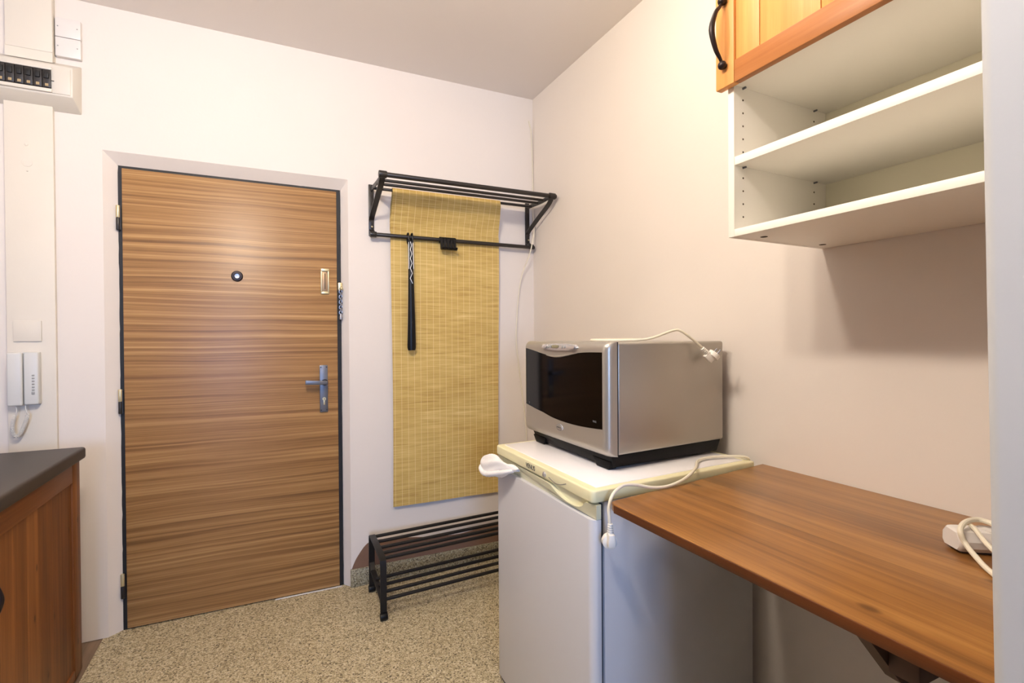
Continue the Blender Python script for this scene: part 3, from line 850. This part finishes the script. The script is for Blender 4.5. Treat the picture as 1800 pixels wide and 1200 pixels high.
# grip strip with the scooped recess: front view outline in (y, z)
out = [(0.0, 0.7805), (0.0, 0.818), (0.035, 0.819), (0.042, 0.812), (0.055, 0.802), (0.080, 0.7945), (0.125, 0.7925), (0.170, 0.7985), (0.205, 0.809), (0.225, 0.8155), (0.250, 0.818), (FW, 0.818), (FW, 0.7805)]
P2, _ = spline([Vector((a, b, 0)) for a, b in out[2:11]], 5)
out2 = out[:2] + [(p.x, p.y) for p in P2] + out[11:]
m = MB(); m.prism([(a, b) for a, b in out2], 0, 0.0, 0.027)
for v in m.bm.verts:
    # round the outer corners in plan
    for s, yv in ((1, v.co.y), (-1, FW - v.co.y)):
        if yv < 0.001 and v.co.x < 0.01: v.co.x = 0.012
strip_ = fpart('grip_strip', m, 'grip', fdoor, ang=30)
m = MB(); m.box(0.012, 0.026, 0.03, 0.26, 0.786, 0.8205); fpart('grip_recess', m, 'grip', fdoor)
def ftext(txt, size, ycen, z, xoff=-0.0006):
    Mx = Matrix(((0, 0, -1, 0), (-1, 0, 0, 0), (0, 1, 0, 0), (0, 0, 0, 1)))
    return text_mesh(txt, size, Matrix.Translation((xoff, ycen, z)) @ Mx)
m = ftext('VENUS', 0.021, 0.352, 0.8385)
fpart('lettering', m, 'ink', lid)
m = MB(); m.lathe([(0.0085, 0), (0.0085, 0.003), (0.006, 0.005), (0.001, 0.0055)], (0.0, 0.258, 0.8375), '-x', 20)
fpart('badge', m, 'chrome', lid)
arc = [(-0.0002, 0.232 - 0.100 * s, 0.8355 - 0.010 * math.sin(s * math.pi) + 0.006 * s) for s in [i / 10 for i in range(11)]]
m = MB(); m.tube(arc, 0.0012, 6, smooth=False); fpart('groove_line', m, 'mark', lid)

# white terry cloth jammed in the left end of the door
cl = tag(empty('cleaning_cloth', (0.73, 1.69, 0.745)), 'white terry cloth jammed at the left end of the refrigerator door', 'cloth')
t = bmesh.new(); rows = []
spine = [(0.744, 1.545, 0.811), (0.739, 1.578, 0.807), (0.733, 1.612, 0.801), (0.727, 1.645, 0.797), (0.722, 1.680, 0.795), (0.718, 1.715, 0.793), (0.717, 1.748, 0.790), (0.7175, 1.764, 0.788), (0.718, 1.768, 0.787)]
rw = [0.007, 0.013, 0.020, 0.028, 0.035, 0.037, 0.032, 0.020, 0.005]
SPp, RR = spline([Vector(p) for p in spine], 6, rw)
random.seed(11)
NR = 32
for i, p in enumerate(SPp):
    row = []
    s = i / (len(SPp) - 1)
    for j in range(NR):
        a = 2 * math.pi * j / NR
        fold = 1 + 0.10 * math.sin(2 * a + s * 7 + 1.0) + 0.10 * math.sin(5 * a - s * 11) * math.sin(s * math.pi) + random.uniform(-0.035, 0.035)
        sag = 0.006 * math.sin(s * 14) * math.cos(a)
        row.append(t.verts.new((p.x + RR[i] * 0.60 * fold * math.cos(a) - RR[i] * 0.10, p.y - 0.026 + 0.008 * math.sin(2 * a + s * 3), p.z + RR[i] * 0.98 * fold * math.sin(a) + sag)))
    rows.append(row)
for a, b_ in zip(rows[:-1], rows[1:]):
    for j in range(NR): t.faces.new((a[j], a[(j + 1) % NR], b_[(j + 1) % NR], b_[j]))
t.faces.new(rows[0][::-1]); t.faces.new(rows[-1])
bmesh.ops.recalc_face_normals(t, faces=t.faces[:])
mb = MB(); mb._add(t)
build('folded_cloth', mb, 'terry', cl, ang=80)
hem = [(0.736, 1.540, 0.803), (0.722, 1.568, 0.794), (0.712, 1.602, 0.784), (0.701, 1.636, 0.775), (0.694, 1.670, 0.767), (0.692, 1.702, 0.766), (0.695, 1.727, 0.775), (0.705, 1.740, 0.786)]
m = MB(); m.tube(hem, 0.0075, 10, sub=6, radii=[0.006, 0.008, 0.009, 0.0095, 0.0095, 0.009, 0.0085, 0.006])
for v in m.bm.verts: v.co += Vector((random.uniform(-1, 1), random.uniform(-1, 1), random.uniform(-1, 1))) * 0.0009
build('rolled_hem', m, 'terry', cl, ang=80)

# ------------------------------------------------------------ microwave
MF = dict(FR=(0.866, 1.196), FL=(0.872, 1.722), BR=(1.375, 1.240), BL=(1.375, 1.766))
MD, MW = 0.51, 0.526
WR, WL = 0.022, MW - 0.010
def MWp(v):
    u, s = v.x / MD, v.y / MW
    a = (MF['FR'][0] * (1 - s) + MF['FL'][0] * s, MF['FR'][1] * (1 - s) + MF['FL'][1] * s)
    b = (MF['BR'][0] * (1 - s) + MF['BL'][0] * s, MF['BR'][1] * (1 - s) + MF['BL'][1] * s)
    return (a[0] * (1 - u) + b[0] * u, a[1] * (1 - u) + b[1] * u, v.z)
mw = tag(empty('microwave_oven', (1.12, 1.45, 0.858)), 'silver microwave oven with black glass door standing on the refrigerator', 'microwave')
def mpart(name, m, mat, parent=None, **k): return build(name, m.warp(MWp), mat, parent or mw, **k)
ZB, ZT = 0.905, 1.233
m = MB(); m.box(0.044, MD, 0.0, MW, ZB, ZT, 0.008, 3); mpart('case', m, 'silver_paint')
# black base, set in, tapering down, with feet
t = bmesh.new()
lo = [(0.040, 0.020, 0.866), (0.040, MW - 0.026, 0.866), (MD - 0.02, MW - 0.026, 0.866), (MD - 0.02, 0.012, 0.866)]
hi = [(0.024, 0.006, 0.907), (0.024, MW - 0.02, 0.907), (MD - 0.008, MW - 0.02, 0.907), (MD - 0.008, 0.006, 0.907)]
lv_ = [t.verts.new(p) for p in lo]; hv = [t.verts.new(p) for p in hi]
t.faces.new(lv_); t.faces.new(hv)
for i in range(4): t.faces.new((lv_[i], lv_[(i + 1) % 4], hv[(i + 1) % 4], hv[i]))
bmesh.ops.recalc_face_normals(t, faces=t.faces[:])
bmesh.ops.bevel(t, geom=t.edges[:], offset=0.003, segments=2, profile=0.5, affect='EDGES')
mb = MB(); mb._add(t); bs = mpart('base', mb, 'base_black')
for y in (0.03, MW - 0.10):
    m = MB(); m.prism([(y, 0.8595), (y + 0.062, 0.8595), (y + 0.085, 0.885), (y - 0.012, 0.885)], 0, 0.030, 0.060, 0.003); mpart('foot', m, 'base_black', bs)
for y in (0.05, MW - 0.09):
    m = MB(); m.cyl((MD - 0.07, y + 0.02, 0.8585), (MD - 0.07, y + 0.02, 0.875), 0.018, 16); mpart('foot', m, 'base_black', bs)
# front bezel: outline in (y,z) with the black window cut by wavy top and curved bottom edges
def top_edge(y):      # y from right side 0..MW
    s = (y - WR) / (WL - WR)
    return 1.2045 - 0.0185 * math.exp(-((s - 0.56) / 0.26) ** 2) + 0.006 * max(0, (s - 0.75) / 0.25) ** 1.5
def bot_edge(y):
    s = (y - WR) / (WL - WR)
    return 0.9815 - 0.0100 * math.sin(min(1, s / 0.72) * math.pi) * 0.9 + 0.020 * max(0, (s - 0.55) / 0.45) ** 1.6
def front_x(y):       # the front is bowed: deepest at the middle, rounded to the sides
    s = y / MW
    b = 0.0025 * (2 * s - 1) ** 2
    e, q = (y, 0.024) if y < MW / 2 else (MW - y, 0.013)
    if e < q: b += q - math.sqrt(max(0, q * q - (q - e) ** 2))
    return b
def rz(z):            # rounded top and bottom of the bezel
    e = min(z - 0.902, 1.236 - z); rr = 0.024
    return 0.0 if e >= rr else (rr - math.sqrt(max(0, rr * rr - (rr - e) ** 2)))
ys = [0.0, 0.001, 0.003, 0.006, 0.010, 0.015, 0.0195] + [WR + (WL - WR) * i / 36 for i in range(37)] + [MW - 0.0075, MW - 0.005, MW - 0.003, MW - 0.001, MW]
def bezel_patch(zf0, zf1, n, y0, y1, dx=0.0):
    t = bmesh.new(); rows = []
    yy = [y for y in ys if y0 - 1e-6 <= y <= y1 + 1e-6]
    for y in yy:
        a, b = zf0(y), zf1(y); row = []
        for i in range(n + 1):
            z = a + (b - a) * (1 - math.cos(math.pi * i / n)) / 2
            row.append(t.verts.new((min(0.043, front_x(y) + rz(z) + dx), y, z)))
        rows.append(row)
    for p, q in zip(rows[:-1], rows[1:]):
        for i in range(n): t.faces.new((p[i], p[i + 1], q[i + 1], q[i]))
    return t, rows
m = MB()
for z0, z1, n, y0, y1 in ((top_edge, lambda y: 1.236, 14, WR, WL), (lambda y: 0.902, bot_edge, 14, WR, WL), (lambda y: 0.902, lambda y: 1.236, 40, 0.0, WR), (lambda y: 0.902, lambda y: 1.236, 40, WL, MW)):
    t, rows = bezel_patch(z0, z1, n, y0, y1)
    bmesh.ops.recalc_face_normals(t, faces=t.faces[:])
    m._add(t)
# sides, top and bottom returning to the case
ring = []
for y in ys: ring.append((min(0.043, front_x(y) + rz(0.902)), y, 0.902))
for i in range(41):
    z = 0.902 + 0.334 * (1 - math.cos(math.pi * i / 40)) / 2
    ring.append((min(0.043, front_x(MW) + rz(z)), MW, z))
for y in ys[::-1]: ring.append((min(0.043, front_x(y) + rz(1.236)), y, 1.236))
for i in range(41):
    z = 1.236 - 0.334 * (1 - math.cos(math.pi * i / 40)) / 2
    ring.append((min(0.043, front_x(0) + rz(z)), 0, z))
t = bmesh.new()
a = [t.verts.new(p) for p in ring]; b_ = [t.verts.new((0.043, p[1], p[2])) for p in ring]
for i in range(len(ring)):
    j = (i + 1) % len(ring)
    if (a[i].co - a[j].co).length > 1e-7: t.faces.new((a[i], a[j], b_[j], b_[i]))
m._add(t)
bmesh.ops.remove_doubles(m.bm, verts=m.bm.verts, dist=2e-5)
bmesh.ops.recalc_face_normals(m.bm, faces=m.bm.faces[:])
bez = mpart('door', m, 'silver_paint', ang=40)
m = MB(); t, _ = bezel_patch(bot_edge, top_edge, 16, WR, WL, 0.0012)
bmesh.ops.recalc_face_normals(t, faces=t.faces[:]); m._add(t)
gl = mpart('window', m, 'glass_black')
# seam line between the door and the case
m = MB(); m.box(0.0415, 0.0455, -0.0003, MW, ZB - 0.001, ZT + 0.0012, 0.0005); mpart('seam', m, 'black_gap')
# lip under the control panel
m = MB(); pts = []
for i in range(15):
    y = 0.15 + 0.20 * i / 14; pts.append((front_x(y) - 0.003, y, top_edge(y) - 0.0015 + 0.001 * abs(i - 7) / 7))
m.tube(pts, 0.0035, 8, smooth=False, radii=[0.0008 + 0.0028 * math.sin(math.pi * i / 14) for i in range(15)]); mpart('opening_lip', m, 'silver_paint', bez)
# oval control panel
def oval(cy, cz, ry_, rz_, th, xo, n=32, power=2.3):
    t = bmesh.new(); f = []; g = []; c0 = []
    for i in range(n):
        a = 2 * math.pi * i / n; ca, sa = math.cos(a), math.sin(a)
        y = cy + ry_ * math.copysign(abs(ca) ** (2 / power), ca); z = cz + rz_ * math.copysign(abs(sa) ** (2 / power), sa)
        bx = front_x(y) + rz(z)
        g.append(t.verts.new((bx + 0.002, y, z)))
        y2 = cy + (y - cy) * 0.92; z2 = cz + (z - cz) * 0.86
        f.append(t.verts.new((front_x(y2) + rz(z2) - th + xo, y2, z2)))
    c = t.verts.new((front_x(cy) + rz(cz) - th * 1.15 + xo, cy, cz))
    for i in range(n):
        j = (i + 1) % n
        t.faces.new((g[i], g[j], f[j], f[i])); t.faces.new((f[i], f[j], c))
    bmesh.ops.recalc_face_normals(t, faces=t.faces[:])
    mb = MB(); mb._add(t); return mb
pan = mpart('control_panel', oval(0.262, 1.2165, 0.118, 0.0130, 0.0055, 0.0), 'chrome')
mpart('display', oval(0.282, 1.2185, 0.026, 0.0062, 0.0015, -0.0060), 'lcd', pan)
for cy in (0.172, 0.352):
    mpart('dial', oval(cy, 1.2185, 0.018, 0.0082, 0.0065, -0.0040, 24, 2.0), 'chrome', pan)
for cy in (0.222, 0.237, 0.312, 0.327):
    mpart('button', oval(cy, 1.2185, 0.0055, 0.0055, 0.0025, -0.0055, 16, 2.0), 'mid_grey', pan)
bd = mpart('badge', oval(0.262, 0.9515, 0.022, 0.0120, 0.003, 0.0, 28, 2.0), 'chrome')
mpart('badge_face', oval(0.262, 0.9515, 0.0165, 0.0080, 0.0014, -0.0030, 28, 2.0), 'silver_paint', bd)
Mx = Matrix(((0, 0, -1, 0), (-1, 0, 0, 0), (0, 1, 0, 0), (0, 0, 0, 1)))
m = text_mesh('Whirlpool', 0.0062, Matrix.Translation((front_x(0.262) - 0.0048, 0.262, 0.9515)) @ Mx, 0.0003); mpart('badge_lettering', m, 'ink', bd)
m = text_mesh('MAX', 0.0085, Matrix.Translation((front_x(0.07) + 0.0006, 0.062, 0.999)) @ Mx, 0.0003); mpart('window_lettering', m, 'mark', gl)
m = text_mesh('JT', 0.0085, Matrix.Translation((front_x(0.485) + 0.0006, 0.487, 1.008)) @ Mx, 0.0003); mpart('window_lettering', m, 'mark', gl)

# schuko plug builder: local axes: cord end at -z, pins at +z
def plug_parts(mat4, parent, rmat='plug'):
    m = MB()
    m.lathe([(0.0050, -0.044), (0.0066, -0.043), (0.0066, -0.041), (0.0050, -0.040), (0.0050, -0.0385), (0.0070, -0.0375), (0.0070, -0.0355), (0.0052, -0.0345), (0.0052, -0.033), (0.0074, -0.032), (0.0074, -0.030), (0.0056, -0.029), (0.0056, -0.0275), (0.0078, -0.0265), (0.0078, -0.0245), (0.0060, -0.0235), (0.0060, -0.022), (0.0082, -0.021), (0.0082, -0.017)], (0, 0, 0), 'z', 14)
    m.prism([(-0.0075, -0.020), (0.0075, -0.020), (0.0095, 0.000), (0.0095, 0.012), (-0.0095, 0.012), (-0.0095, 0.000)], 1, -0.016, 0.008, 0.0025)
    t = MB(); t.lathe([(0.0120, 0.0), (0.0190, 0.003), (0.0195, 0.016), (0.0180, 0.0175), (0.0165, 0.0165), (0.0160, 0.006)], (0, 0, 0), '-y', 28)
    for v in t.bm.verts: v.co = Vector((v.co.x, -v.co.y, v.co.z + 0.004))
    bmesh.ops.recalc_face_normals(t.bm, faces=t.bm.faces[:])
    me = bpy.data.meshes.new('tmp'); t.bm.to_mesh(me); m.bm.from_mesh(me); bpy.data.meshes.remove(me)
    bmesh.ops.transform(m.bm, matrix=mat4, verts=m.bm.verts)
    b = build('plug', m, rmat, parent)
    m = MB()
    for x in (-0.0095, 0.0095): m.cyl((x, 0.006, 0.004), (x, 0.035, 0.004), 0.0024, 12, bev=0.0008)
    bmesh.ops.transform(m.bm, matrix=mat4, verts=m.bm.verts)
    build('plug_pins', m, 'steel', parent)
    return b
def frame_mat(loc, zdir, xdir):
    z = Vector(zdir).normalized(); x = Vector(xdir); x = (x - z * x.dot(z)).normalized(); y = z.cross(x)
    Mm = Matrix((x, y, z)).transposed().to_4x4(); Mm.translation = Vector(loc); return Mm

# microwave cord lying on its top, plug hanging over the side
m = MB()
cp_ = [(1.372, 1.70, 1.20), (1.372, 1.66, 1.236), (1.30, 1.60, 1.2395), (1.12, 1.56, 1.2395), (0.99, 1.45, 1.2385), (0.98, 1.37, 1.2385), (1.03, 1.31, 1.2385), (1.09, 1.275, 1.243), (1.155, 1.240, 1.268), (1.175, 1.226, 1.266), (1.205, 1.214, 1.244), (1.232, 1.207, 1.222), (1.255, 1.203, 1.203)]
m.tube(cp_, 0.0042, 10, sub=6)
mc = build('mains_cord', m, 'cord', mw); mc['label'] = 'cream mains cord lying over the top'
plug_parts(frame_mat((1.276, 1.2005, 1.184), (0.62, -0.05, -0.50), (0.186, 0.746, 0.156)), mc)

# second cord over the refrigerator and table with hanging plug
pts = [(1.392, 1.150, 0.835), (1.362, 1.140, 0.8655), (1.31, 1.175, 0.8665), (1.25, 1.19, 0.8660), (1.19, 1.172, 0.8660), (1.13, 1.120, 0.867), (1.085, 1.084, 0.870), (1.045, 1.066, 0.862), (1.005, 1.059, 0.853), (0.955, 1.052, 0.8495), (0.905, 1.054, 0.853), (0.860, 1.062, 0.864), (0.820, 1.064, 0.866), (0.785, 1.056, 0.852), (0.766, 1.048, 0.827), (0.762, 1.042, 0.800), (0.763, 1.040, 0.774)]
m = MB(); m.tube(pts, 0.0042, 10, sub=6); pc = build('mains_cord', m, 'cord', fr); pc['label'] = 'cream mains cord with hanging plug'
plug_parts(frame_mat((0.764, 1.040, 0.742), (0.03, 0.02, -1), (-0.93, 0.36, 0)), pc)

# ------------------------------------------------------------ table
tb = tag(empty('wall_table', (1.1, 0.65, 0.824)), 'chestnut brown pine wall table top beside the refrigerator', 'table')
TZ = 0.843
outl = [(0.752, 0.249), (0.752, 1.010), (0.760, 1.030), (0.772, 1.036), (XR - 0.001, 1.122), (XR - 0.001, 0.249)]
m = MB(); m.prism(outl, 2, TZ - 0.0195, TZ, 0.002)
build('table_top', m, 'table', tb)
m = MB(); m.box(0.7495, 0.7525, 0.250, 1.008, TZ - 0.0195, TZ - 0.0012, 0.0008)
build('front_edge', m, 'table_edge', tb)  # thin strip on the front edge, darker brown than the top
m = MB(); m.prism([(0.752, TZ - 0.0195), (0.823, 0.746), (0.846, 0.731), (0.876, 0.736), (0.96, 0.79), (0.985, TZ - 0.0195)], 1, 0.425, 0.445)
build('brace', m, 'dark_wood', tb)
m = MB(); m.box(0.792, 1.30, 0.385, 0.425, 0.770, TZ - 0.0195, 0.003)
build('batten', m, 'dark_wood', tb)

# power strip with its cord
ps = tag(empty('power_strip', (1.20, 0.47, TZ)), 'white power strip lying on the brown table near the wall edge', 'power strip')
P0 = Vector((1.163, 0.515, TZ)); dv = Vector((0.80, -0.56, 0)).normalized()
sd = Vector((-dv.y, dv.x, 0))
t = bmesh.new(); rings = []
secp = [(-0.020, 0.004), (-0.026, 0.012), (-0.0265, 0.024), (-0.018, 0.040), (0.016, 0.042), (0.026, 0.030), (0.0265, 0.012), (0.020, 0.004)]
for s_, k_ in ((0.0, 0.86), (0.004, 0.97), (0.010, 1.0), (0.20, 1.0), (0.206, 0.97), (0.21, 0.86)):
    rings.append([t.verts.new(P0 + dv * s_ + sd * a * k_ + Vector((0, 0, 0.0225 + (h - 0.0225) * k_))) for a, h in secp])
for a, b_ in zip(rings[:-1], rings[1:]):
    for j in range(8): t.faces.new((a[j], a[(j + 1) % 8], b_[(j + 1) % 8], b_[j]))
t.faces.new(rings[0][::-1]); t.faces.new(rings[-1])
bmesh.ops.recalc_face_normals(t, faces=t.faces[:])
mb = MB(); mb._add(t); build('housing', mb, 'white_plastic', ps, ang=30)
m = MB()
q = P0 + dv * 0.105 + Vector((0, 0, 0.002)); m.boxm(0.19, 0.030, 0.004, Matrix.Translation(q) @ dv.to_track_quat('X', 'Z').to_matrix().to_4x4()); build('underside', m, 'dark_grey', ps)
for i in range(3):
    c = P0 + dv * (0.065 + 0.052 * i) + Vector((0, 0, 0.0415)) - sd * 0.001
    m = MB(); m.lathe([(0.0195, -0.002), (0.0195, 0.001), (0.0175, 0.0012), (0.0170, -0.0005)], c, 'z', 24); so = build('socket', m, 'white_plastic', ps)
cpts = [(1.02, 0.33, TZ + 0.005), (1.058, 0.388, TZ + 0.005), (1.091, 0.423, TZ + 0.0055), (1.120, 0.451, TZ + 0.0075), (1.149, 0.484, TZ + 0.021), (1.150, 0.494, TZ + 0.041), (1.165, 0.498, TZ + 0.051), (1.190, 0.499, TZ + 0.055), (1.214, 0.494, TZ + 0.055), (1.219, 0.478, TZ + 0.053), (1.216, 0.464, TZ + 0.050), (1.205, 0.448, TZ + 0.0475), (1.19, 0.42, TZ + 0.030), (1.175, 0.385, TZ + 0.006), (1.14, 0.31, TZ + 0.005)]
m = MB(); m.tube(cpts, 0.0046, 10, sub=8); cd = build('cord', m, 'cord', ps)
m = MB(); m.tube([(1.190, 0.495, TZ + 0.047), (1.170, 0.482, TZ + 0.050), (1.149, 0.468, TZ + 0.050), (1.112, 0.443, TZ + 0.049), (1.094, 0.424, TZ + 0.044), (1.09, 0.400, TZ + 0.025), (1.085, 0.37, TZ + 0.006), (1.07, 0.30, TZ + 0.005)], 0.0040, 10, sub=6); build('cord_end', m, 'cord', cd)

# ------------------------------------------------------------ wall cabinet with open shelves
wc = tag(empty('wall_cabinet', (1.22, 0.6, 1.493)), 'white wall cabinet with open shelves and orange pine upper door', 'cabinet')
CX0, CX1 = 1.034, XR - 0.001
CY1, CY0 = 0.916, 0.257
ZB_, ZTOP = 1.493, 2.45
def side_y(x): return CY1 + (x - CX0) * 0.038
def wcp(v): # skew the carcass a touch so its left side follows the wall unit's real line
    k = (v.y - CY0) / (CY1 - CY0)
    return (v.x, v.y + (v.x - CX0) * 0.03 * k, v.z)
def cpart(name, m, mat, parent=None, **k): return build(name, m.warp(wcp), mat, parent or wc, **k)
m = MB(); m.box(CX0, CX1, CY1 - 0.018, CY1, ZB_, ZTOP, 0.0008); sp = cpart('side_panel', m, 'melamine')
m = MB(); m.box(CX0, CX1, CY0, CY0 + 0.018, ZB_, ZTOP, 0.0008); cpart('side_panel', m, 'melamine')
m = MB(); m.box(CX0, CX1, CY0 + 0.018, CY1 - 0.018, ZB_, ZB_ + 0.018, 0.0008); bp_ = cpart('bottom_panel', m, 'melamine')
m = MB(); m.box(CX0 + 0.001, CX1 - 0.012, CY0 + 0.0185, CY1 - 0.0185, 1.6675, 1.6875, 0.0008); s1 = cpart('shelf', m, 'melamine')
m = MB(); m.box(CX0 + 0.001, CX1 - 0.012, CY0 + 0.0185, CY1 - 0.0185, 1.8625, 1.8805, 0.0008); s2 = cpart('shelf', m, 'melamine')
m = MB(); m.box(CX0, CX1, CY0 + 0.018, CY1 - 0.018, ZTOP - 0.018, ZTOP, 0.0008); cpart('top_panel', m, 'melamine')
m = MB(); m.box(CX1 - 0.012, CX1 - 0.003, CY0 + 0.018, CY1 - 0.018, ZB_ + 0.018, ZTOP - 0.018); cpart('back_panel', m, 'hardboard')
for xo in (CX0 + 0.032, CX0 + 0.315):
    for i in range(10):
        z = 1.832 - 0.032 * i
        if abs(z - 1.677) < 0.014 or z < 1.535: continue
        h = MB(); h.cyl((xo, CY1 - 0.0176, z), (xo, CY1 - 0.0186, z), 0.0024, 10); cpart('peg_hole', h, 'hole', sp)
for zz, sh_ in ((1.6675, s1), (1.8625, s2)):
    for xo in (CX0 + 0.032, CX0 + 0.315):
        m = MB(); m.cyl((xo, CY1 - 0.018, zz - 0.0025), (xo, CY1 - 0.027, zz - 0.0025), 0.0024, 10); cpart('shelf_pin', m, 'grey_alu', sh_)
for px, py in ((1.104, 0.868), (1.345, 0.872)):
    m = MB(); m.cyl((px, py, ZB_ + 0.001), (px, py, ZB_ - 0.0006), 0.0085, 18); cpart('cam_cap', m, 'hole', bp_)
# pine door
DZ0 = 1.857
DY1, DY0 = 0.934, 0.262
dX0, dX1 = 1.012, 1.032
m = MB(); y = DY1 - 0.0545
for wd_ in (0.0665, 0.1435, 0.1435, 0.1435, 0.0660):
    y2 = y - wd_
    m.box(dX0 + 0.006, dX1 - 0.004, y2 + 0.0005, y - 0.0005, DZ0 + 0.050, 2.390, 0.0028, 2); y = y2
m.box(dX1 - 0.006, dX1 - 0.001, DY0 + 0.05, DY1 - 0.05, DZ0 + 0.04, 2.40)
wd = build('door', m, 'pine_v', wc)
for y0, y1 in ((DY1 - 0.0545, DY1), (DY0, DY0 + 0.0545)):
    m = MB(); m.box(dX0, dX1, y0, y1, DZ0, 2.44, 0.0025); build('door_stile', m, 'pine_v', wd)
for z0, z1 in ((DZ0, DZ0 + 0.053), (2.387, 2.44)):
    m = MB(); m.box(dX0 + 0.0012, dX1, DY0 + 0.0545, DY1 - 0.0550, z0, z1, 0.002); build('door_rail', m, 'pine_h', wd)
m = bow_handle('h', dX0, 0.905, 1.907, 2.062, 0.044, 'iron', None, 0.0052)
build('handle', m, 'iron', wd)

for o in list(C.objects):
    if o.type in ('MESH', 'EMPTY') and o.parent is None and o.get('label') is None and o.get('kind') is None:
        print('UNTAGGED', o.name)
